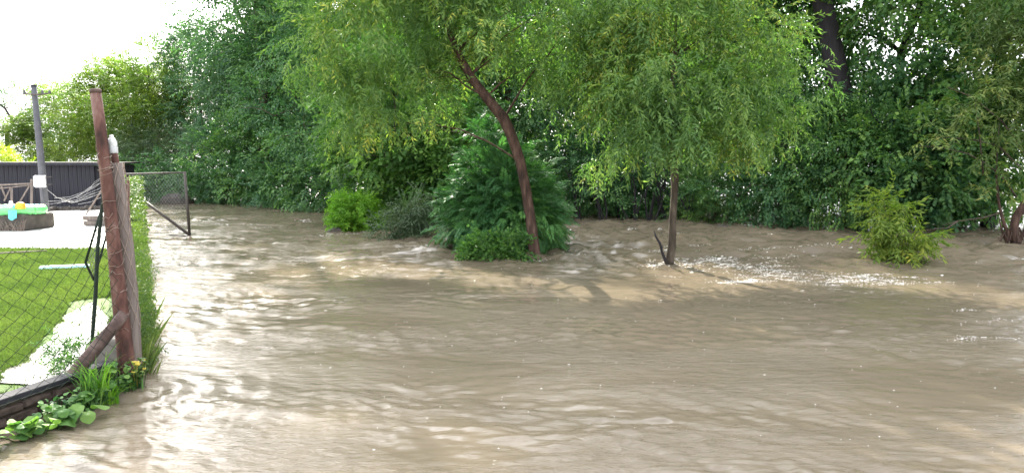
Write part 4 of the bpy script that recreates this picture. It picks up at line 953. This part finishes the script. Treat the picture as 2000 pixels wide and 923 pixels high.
mb.build('bracket', MATS['steel_dark'], mbx)

# ------------------------------------------------------------------ stone block with a paddling pool on top
bl = G(24, 451, TZ); hb = 0.40; xw = 1.5
sb = empty('stone_block', (bl.x - 0.42, bl.y + 0.6, TZ)); tag(sb, 'grey rendered stone block under the paddling pool', 'block')
random.seed(31); mb = MB(); mb.box((0, 0, hb / 2), (xw, 1.2, hb), 0.0, 0, 0, 0.012, 0.03); mb.build('masonry', MATS['rock'], sb)
rs = np.random.RandomState(33); mb = MB()
for i in range(46):
    x_ = rs.uniform(-0.2, 0.74); mb.tube(bent((x_, -0.62, 0), (x_ + rs.uniform(-.2, .2), -0.63, rs.uniform(0.12, 0.36)), rs, 4), [0.005, 0.004, 0.003, 0.002], 3, cap=False)
tag(mb.build('dry_stalks', MATS['wire_rusty'], None, sb.location), 'dry pale stalks standing against the stone block', 'stalks', kind='stuff')
pc = Vector((bl.x - 0.42, bl.y + 0.55, TZ + hb)); pool = empty('paddling_pool', pc); tag(pool, 'blue and green inflatable paddling pool on the stone block', 'paddling pool')
def ring_seg(a0, a1, R, r, z, mat, nm):
    mb = MB(); k = 14
    pts_ = [Vector((math.cos(a0 + (a1 - a0) * i / k) * R * 1.1, math.sin(a0 + (a1 - a0) * i / k) * R * 0.8, z + 0.012 * math.sin(i * 2.3))) for i in range(k + 1)]
    mb.tube(pts_, r, 14); return mb.build(nm, MATS[mat], pool)
cols = ['vinyl_green', 'vinyl_aqua', 'vinyl_blue']
for i in range(6): ring_seg(-0.35 - i * 1.0472, -0.35 - (i + 1) * 1.0472 + 0.01, 0.72, 0.105, 0.10, cols[i % 3] if i < 5 else 'vinyl_green', 'ring_section')
mb = MB(); mb.lathe((0, 0, 0.03), [(0.3, -0.028), (0.6, -0.02), (0.62, 0.0), (0.3, 0.01)], 24); mb.build('pool_floor', MATS['vinyl_aqua'], pool)
mb = MB(); random.seed(3)                                # flap of vinyl hanging over the edge
for i in range(6):
    x_ = 0.40 + i * 0.035; mb.face([Vector((x_, -0.62 - 0.012 * (i % 2), 0.12)), Vector((x_ + 0.035, -0.62 - 0.012 * ((i + 1) % 2), 0.12)), Vector((x_ + 0.045, -0.66, -0.10 - 0.03 * math.sin(i))), Vector((x_ + 0.01, -0.65 - 0.012 * (i % 2), -0.10 - 0.03 * math.sin(i - 1)))], True)
mb.build('vinyl_flap', MATS['vinyl_aqua'], pool)
tq = D(40, 405, pc.y - 0.45); mb = MB()
ty = empty('orange_toy', tq); tag(ty, 'orange dome-shaped toy on the rim of the paddling pool', 'toy', 'toys on the paddling pool')
mb.lathe((0, 0, 0), [(0.10, -0.02), (0.115, 0.02), (0.11, 0.07), (0.085, 0.11), (0.04, 0.135)], 16); mb.build('dome', MATS['plastic_orange'], ty)
mb = MB(); mb.lathe((0, 0, 0), [(0.105, -0.035), (0.125, -0.02), (0.105, -0.01)], 16); mb.build('base_rim', MATS['petal_yellow'], ty)
tq = D(22, 406, pc.y - 0.5); ty = empty('white_toy', tq); tag(ty, 'white and blue toy figure on the rim of the paddling pool', 'toy', 'toys on the paddling pool')
mb = MB(); mb.lathe((0, 0, 0), [(0.05, -0.03), (0.07, 0.02), (0.065, 0.08), (0.04, 0.12)], 12); mb.build('toy_body', MATS['paint_white'], ty)
mb = MB(); mb.lathe((0.0, 0, 0.12), [(0.03, -0.02), (0.045, 0.02), (0.03, 0.055)], 12); mb.build('toy_head', MATS['paint_white'], ty)
mb = MB(); mb.lathe((0.06, 0, 0.02), [(0.03, -0.05), (0.045, 0.0), (0.02, 0.06)], 10, (0.5, 0, 1)); mb.build('toy_arm', MATS['vinyl_aqua'], ty)

# ------------------------------------------------------------------ grey timber frame in front of the shed
yf = 22.5; fo = D(62, 412, yf); fo.z = TZ; tf = empty('timber_frame', fo); tag(tf, 'bare grey timber frame of posts and rails behind the paddling pool', 'frame')
for nm, a_, b_, r_ in (('upright', (62, 350), (60, 414), 0.035), ('upright', (22, 366), (23, 416), 0.03), ('upright', (-14, 360), (-13, 416), 0.035), ('top_rail', (-40, 363), (64, 358), 0.026), ('lower_rail', (-40, 372), (62, 361), 0.018), ('diagonal_strut', (58, 362), (38, 395), 0.022), ('diagonal_strut', (2, 364), (12, 388), 0.022), ('diagonal_strut', (20, 368), (8, 392), 0.02)):
    mb = MB(); A_, B_ = D(*a_, yf) - fo, D(*b_, yf) - fo
    if nm == 'upright': B_.z = -0.02
    mb.tube([A_, A_.lerp(B_, .5), B_], r_, 7); mb.build(nm, MATS['wood_weathered'], tf)

# loose wires and collapsed netting between the pole and the fence
yw = 24.0; wo_ = D(120, 402, yw); tw = empty('tangled_wire', (wo_.x, yw, TZ)); tag(tw, 'tangle of loose grey wires sagging in front of the dark shed', 'wire')
rs = np.random.RandomState(44); mb = MB()
main = [((94, 393), (120, 392), (150, 384), (180, 362), (214, 338)), ((60, 398), (100, 398), (150, 390), (215, 366)), ((92, 370), (110, 385), (140, 396), (215, 372))]
for i in range(8):
    x0 = rs.uniform(95, 160); y0 = rs.uniform(385, 404); x1 = rs.uniform(170, 222); y1 = rs.uniform(345, 385)
    main.append(((x0, y0), (x0 * .6 + x1 * .4, y0 * .6 + y1 * .4 + rs.uniform(-4, 10)), (x0 * .25 + x1 * .75, y0 * .25 + y1 * .75 + rs.uniform(-4, 6)), (x1, y1)))
for m_ in main: mb.tube([D(x, y, yw + rs.uniform(-.3, .3)) - tw.location for x, y in m_], 0.0065, 4, cap=False)
mb.build('wire_strands', MATS['wire_grey'], tw)
mb = MB(); mb.tube([Vector((0.75, 0, -0.02)), D(222, 335, yw) - tw.location], 0.03, 6)
mb.build('wire_stake', MATS['wood_weathered'], tw)
# stone edging of the terrace
rs = np.random.RandomState(46); se = empty('stone_edging', G(150, 411, TZ)); tag(se, 'row of rough dark stones edging the terrace below the shed', 'edging'); O = se.location.copy()
for i in range(24):
    p_e = G(88 + i * 5.2, 412 - 0.12 * i + rs.uniform(-.6, .6), TZ) - O; random.seed(i); mb = MB(); mb.box((0, 0, 0.05), (rs.uniform(.12, .2), 0.16, rs.uniform(.10, .22)), rs.uniform(-.5, .5), 0, 0, 0.02, 0.025)
    mb.build('stone', MATS['rock'], se, p_e)
for i, (a_, lab) in enumerate((((162, 441, 0.10, 0.0), 'pale weathered plank lying lowest of the stack by the rusty post'), ((164, 441, 0.10, 0.13), 'dark plank lying on top of the stack by the rusty post'))):
    q = G(190, a_[1], TZ); mb = MB(); random.seed(i); mb.box((0.1, 0.2, 0.07), (0.95, 0.4, 0.12), 0.08 - 0.1 * i, 0, 0, 0.004, 0.012)
    tag(mb.build('plank', MATS['wood_weathered'], None, (q.x - 0.06 * i, q.y + 0.05 * i, TZ + a_[3])), lab, 'plank', 'planks stacked on the terrace')

# things on the lawn
q0_ = G(85, 524, YZ + 0.03); q1_ = G(168, 521, YZ + 0.03); mb = MB(); dv = q1_ - q0_
mb.box((dv.x / 2, dv.y / 2, 0.0), (dv.length + 0.1, 0.12, 0.05), math.atan2(dv.y, dv.x), 0, 0, 0.002, 0.012)
tag(mb.build('pale_board', MATS['paint_aqua'], None, (q0_.x, q0_.y, YZ + 0.045)), 'pale aqua board lying on the lawn', 'board')
q0_ = G(-20, 497, YZ + 0.03); q1_ = G(92, 490, YZ + 0.03); mb = MB(); dv = q1_ - q0_
mb.tube([Vector((0, 0, 0)), dv * 0.3 + Vector((0, 0.03, 0)), dv * 0.7, dv], [0.02, 0.018, 0.016, 0.012], 7)
tag(mb.build('garden_stick', MATS['wood_weathered'], None, q0_ + Vector((0, 0, 0.01))), 'long thin stick lying at the far edge of the lawn', 'stick')

# ------------------------------------------------------------------ plants at the plinth
def tuft(px, py, z, n, h, label, seed, mat='leaf_bright', w=0.014, lean=0.35):
    rs = np.random.RandomState(seed); p = G(px, py, z); V = []
    for i in range(n):
        a = rs.rand() * 6.28; hh = h * rs.uniform(0.55, 1.1); d = np.array([math.cos(a), math.sin(a)]) * hh * lean * rs.uniform(0.4, 1.7); b = np.append(rs.randn(2) * 0.03, -0.03)
        s = np.array([-math.sin(a), math.cos(a), 0]) * w / 2; prev = None
        K = 6
        for k in range(K):
            t0, t1 = k / K, (k + 1) / K
            def q(t): return b + np.array([d[0] * t * t, d[1] * t * t, hh * (t - 0.38 * lean * 1.6 * t ** 2.5)])
            w0, w1 = (1 - t0 ** 2.2), (1 - t1 ** 2.2); V += [q(t0) - s * w0, q(t0) + s * w0, q(t1) + s * w1, q(t1) - s * w1]
    me = leaves_to_mesh('blades', np.array(V), np.repeat(rs.rand(n), 6)); e = empty('grass_tuft', p); tag(e, label, 'grass tuft', 'plants along the plinth'); link('blades', me, MATS[mat], e); return e
def along(s, off, z=0.0): q = C0 + frt * s - nrm * off; return Vector((q.x, q.y, z))
def tuft_at(p, *a, **k):
    e = tuft(500, 700, 0, *a, **k); e.location = p; return e
tuft_at(along(0.50, 0.10), 60, 0.50, 'tall arching grass tuft at the foot of the brace', 300, 'leaf_hazel', w=0.012)
tuft_at(along(0.36, 0.14), 22, 0.30, 'short bright grass tuft leaning over the water below the brace', 301, lean=0.6)
tuft_at(along(0.75, 0.10), 14, 0.22, 'low dark grass tuft against the bricks of the plinth', 302, 'leaf_hazel', lean=0.7)
tuft_at(along(0.42, 0.12), 34, 0.62, 'tallest arching grass clump bending over the brick plinth', 303, w=0.013, lean=0.5)
tuft_at(along(0.10, 0.10), 18, 0.30, 'thin dark grass clump between the yellow-flowered weed and the arching grass', 304, 'leaf_hazel', lean=0.45)
# large round leaves, each its own piece
def round_leaf():
    mb = MB(); n = 14; rim = []
    for k in range(n):
        a = 6.283 * k / n; r = 0.05 * (1 + 0.08 * math.cos(5 * a)) * (0.80 if k == 0 else 1)
        rim.append(Vector((r * math.cos(a), r * math.sin(a), 0.012 * math.cos(2 * a) - 0.006)))
    for k in range(n): mb.face([Vector((0, 0, 0.008)), rim[k], rim[(k + 1) % n]], True)
    me = mb.mesh('leaf'); at = me.attributes.new('rnd', 'FLOAT', 'FACE'); return me
def leafy_plant(label, p, n, spread, hgt, size, seed, mat, name='broad_leaf_plant', cat='plant'):
    rs = np.random.RandomState(seed); e = empty(name, p); tag(e, label, cat, 'plants along the plinth')
    ms = []
    for v_ in range(3):
        me = round_leaf(); me.attributes['rnd'].data.foreach_set('value', np.full(len(me.polygons), 0.25 + 0.3 * v_, np.float32)); me.materials.append(MATS[mat]); ms.append(me)
    st = MB(); random.seed(seed)
    for i in range(n):
        q = Vector((rs.randn() * spread[0], rs.randn() * spread[1], hgt * rs.uniform(0.35, 1.1)))
        q = frt * q.x - nrm * abs(q.y) + Vector((0, 0, q.z))
        o = link('leaf', ms[rs.randint(3)], None, e, q); s_ = size * rs.uniform(0.7, 1.3); o.scale = (s_, s_, s_)
        o.rotation_euler = (rs.uniform(0.1, 0.9), rs.uniform(-.5, .5), rs.rand() * 6.28)
        st.tube(bent((q.x * 0.4, q.y * 0.4, -0.05), q, rs, 4, 0.1), 0.003, 4, cap=False)
    st.build('stalks', MATS['leaf_hazel'], e); return e
leafy_plant('patch of large round green leaves on the water at the low end of the plinth', along(1.0, 0.13, 0.0), 48, (0.17, 0.10), 0.13, 1.0, 310, 'leaf_hazel')
leafy_plant('cluster of round leaves climbing the plinth between the grass and the rusty post', along(0.22, 0.06, 0.0), 44, (0.10, 0.05), 0.26, 0.55, 311, 'leaf_hazel')
leafy_plant('small round-leaved weeds below the arching grass', along(0.60, 0.13, 0.0), 46, (0.14, 0.05), 0.15, 0.5, 312, 'leaf_hazel')
leafy_plant('dark small-leaved weeds hiding the bricks between the round leaves and the grass', along(0.78, 0.07, 0.0), 60, (0.12, 0.03), 0.17, 0.38, 315, 'leaf_deep')
e = leafy_plant('weed with pale yellow flower heads at the foot of the rusty post', along(0.03, 0.09, 0.0), 26, (0.05, 0.03), 0.20, 0.42, 313, 'leaf_ivy', 'flowering_weed')
rs = np.random.RandomState(314)
for i in range(9):
    mb = MB(); q = frt * rs.uniform(-0.07, 0.09) - nrm * rs.uniform(0, 0.06) + Vector((0, 0, rs.uniform(0.14, 0.25)))
    for k in range(7):
        a = k * 0.9; mb.lathe(q + Vector((0.011 * math.cos(a), 0.011 * math.sin(a), 0.003 * (k % 2))), [(0.003, -0.004), (0.006, 0), (0.003, 0.005)], 6)
    mb.tube([frt * 0.01 + Vector((0, 0, 0)), q], 0.002, 4, cap=False)
    mb.build('flower_head', MATS['petal_yellow'], e)
# weeds inside, behind the brace
p = G(205, 640, YZ); e = bush('yard_weed', 'leafy green weed inside the fence behind the brace', 'weed', 500, 700, 0, [(0, 0, 0.14, 0.08, 0.10, 0.12)], 14, 5, 0.05, 'upright', 0.32, 320, 'leaf_mid', 6, -0.3, 0.6, 0.005, group='plants along the plinth')
e.location = (C0 + frt * 0.05 + nrm * 0.55) + Vector((0, 0, YZ))
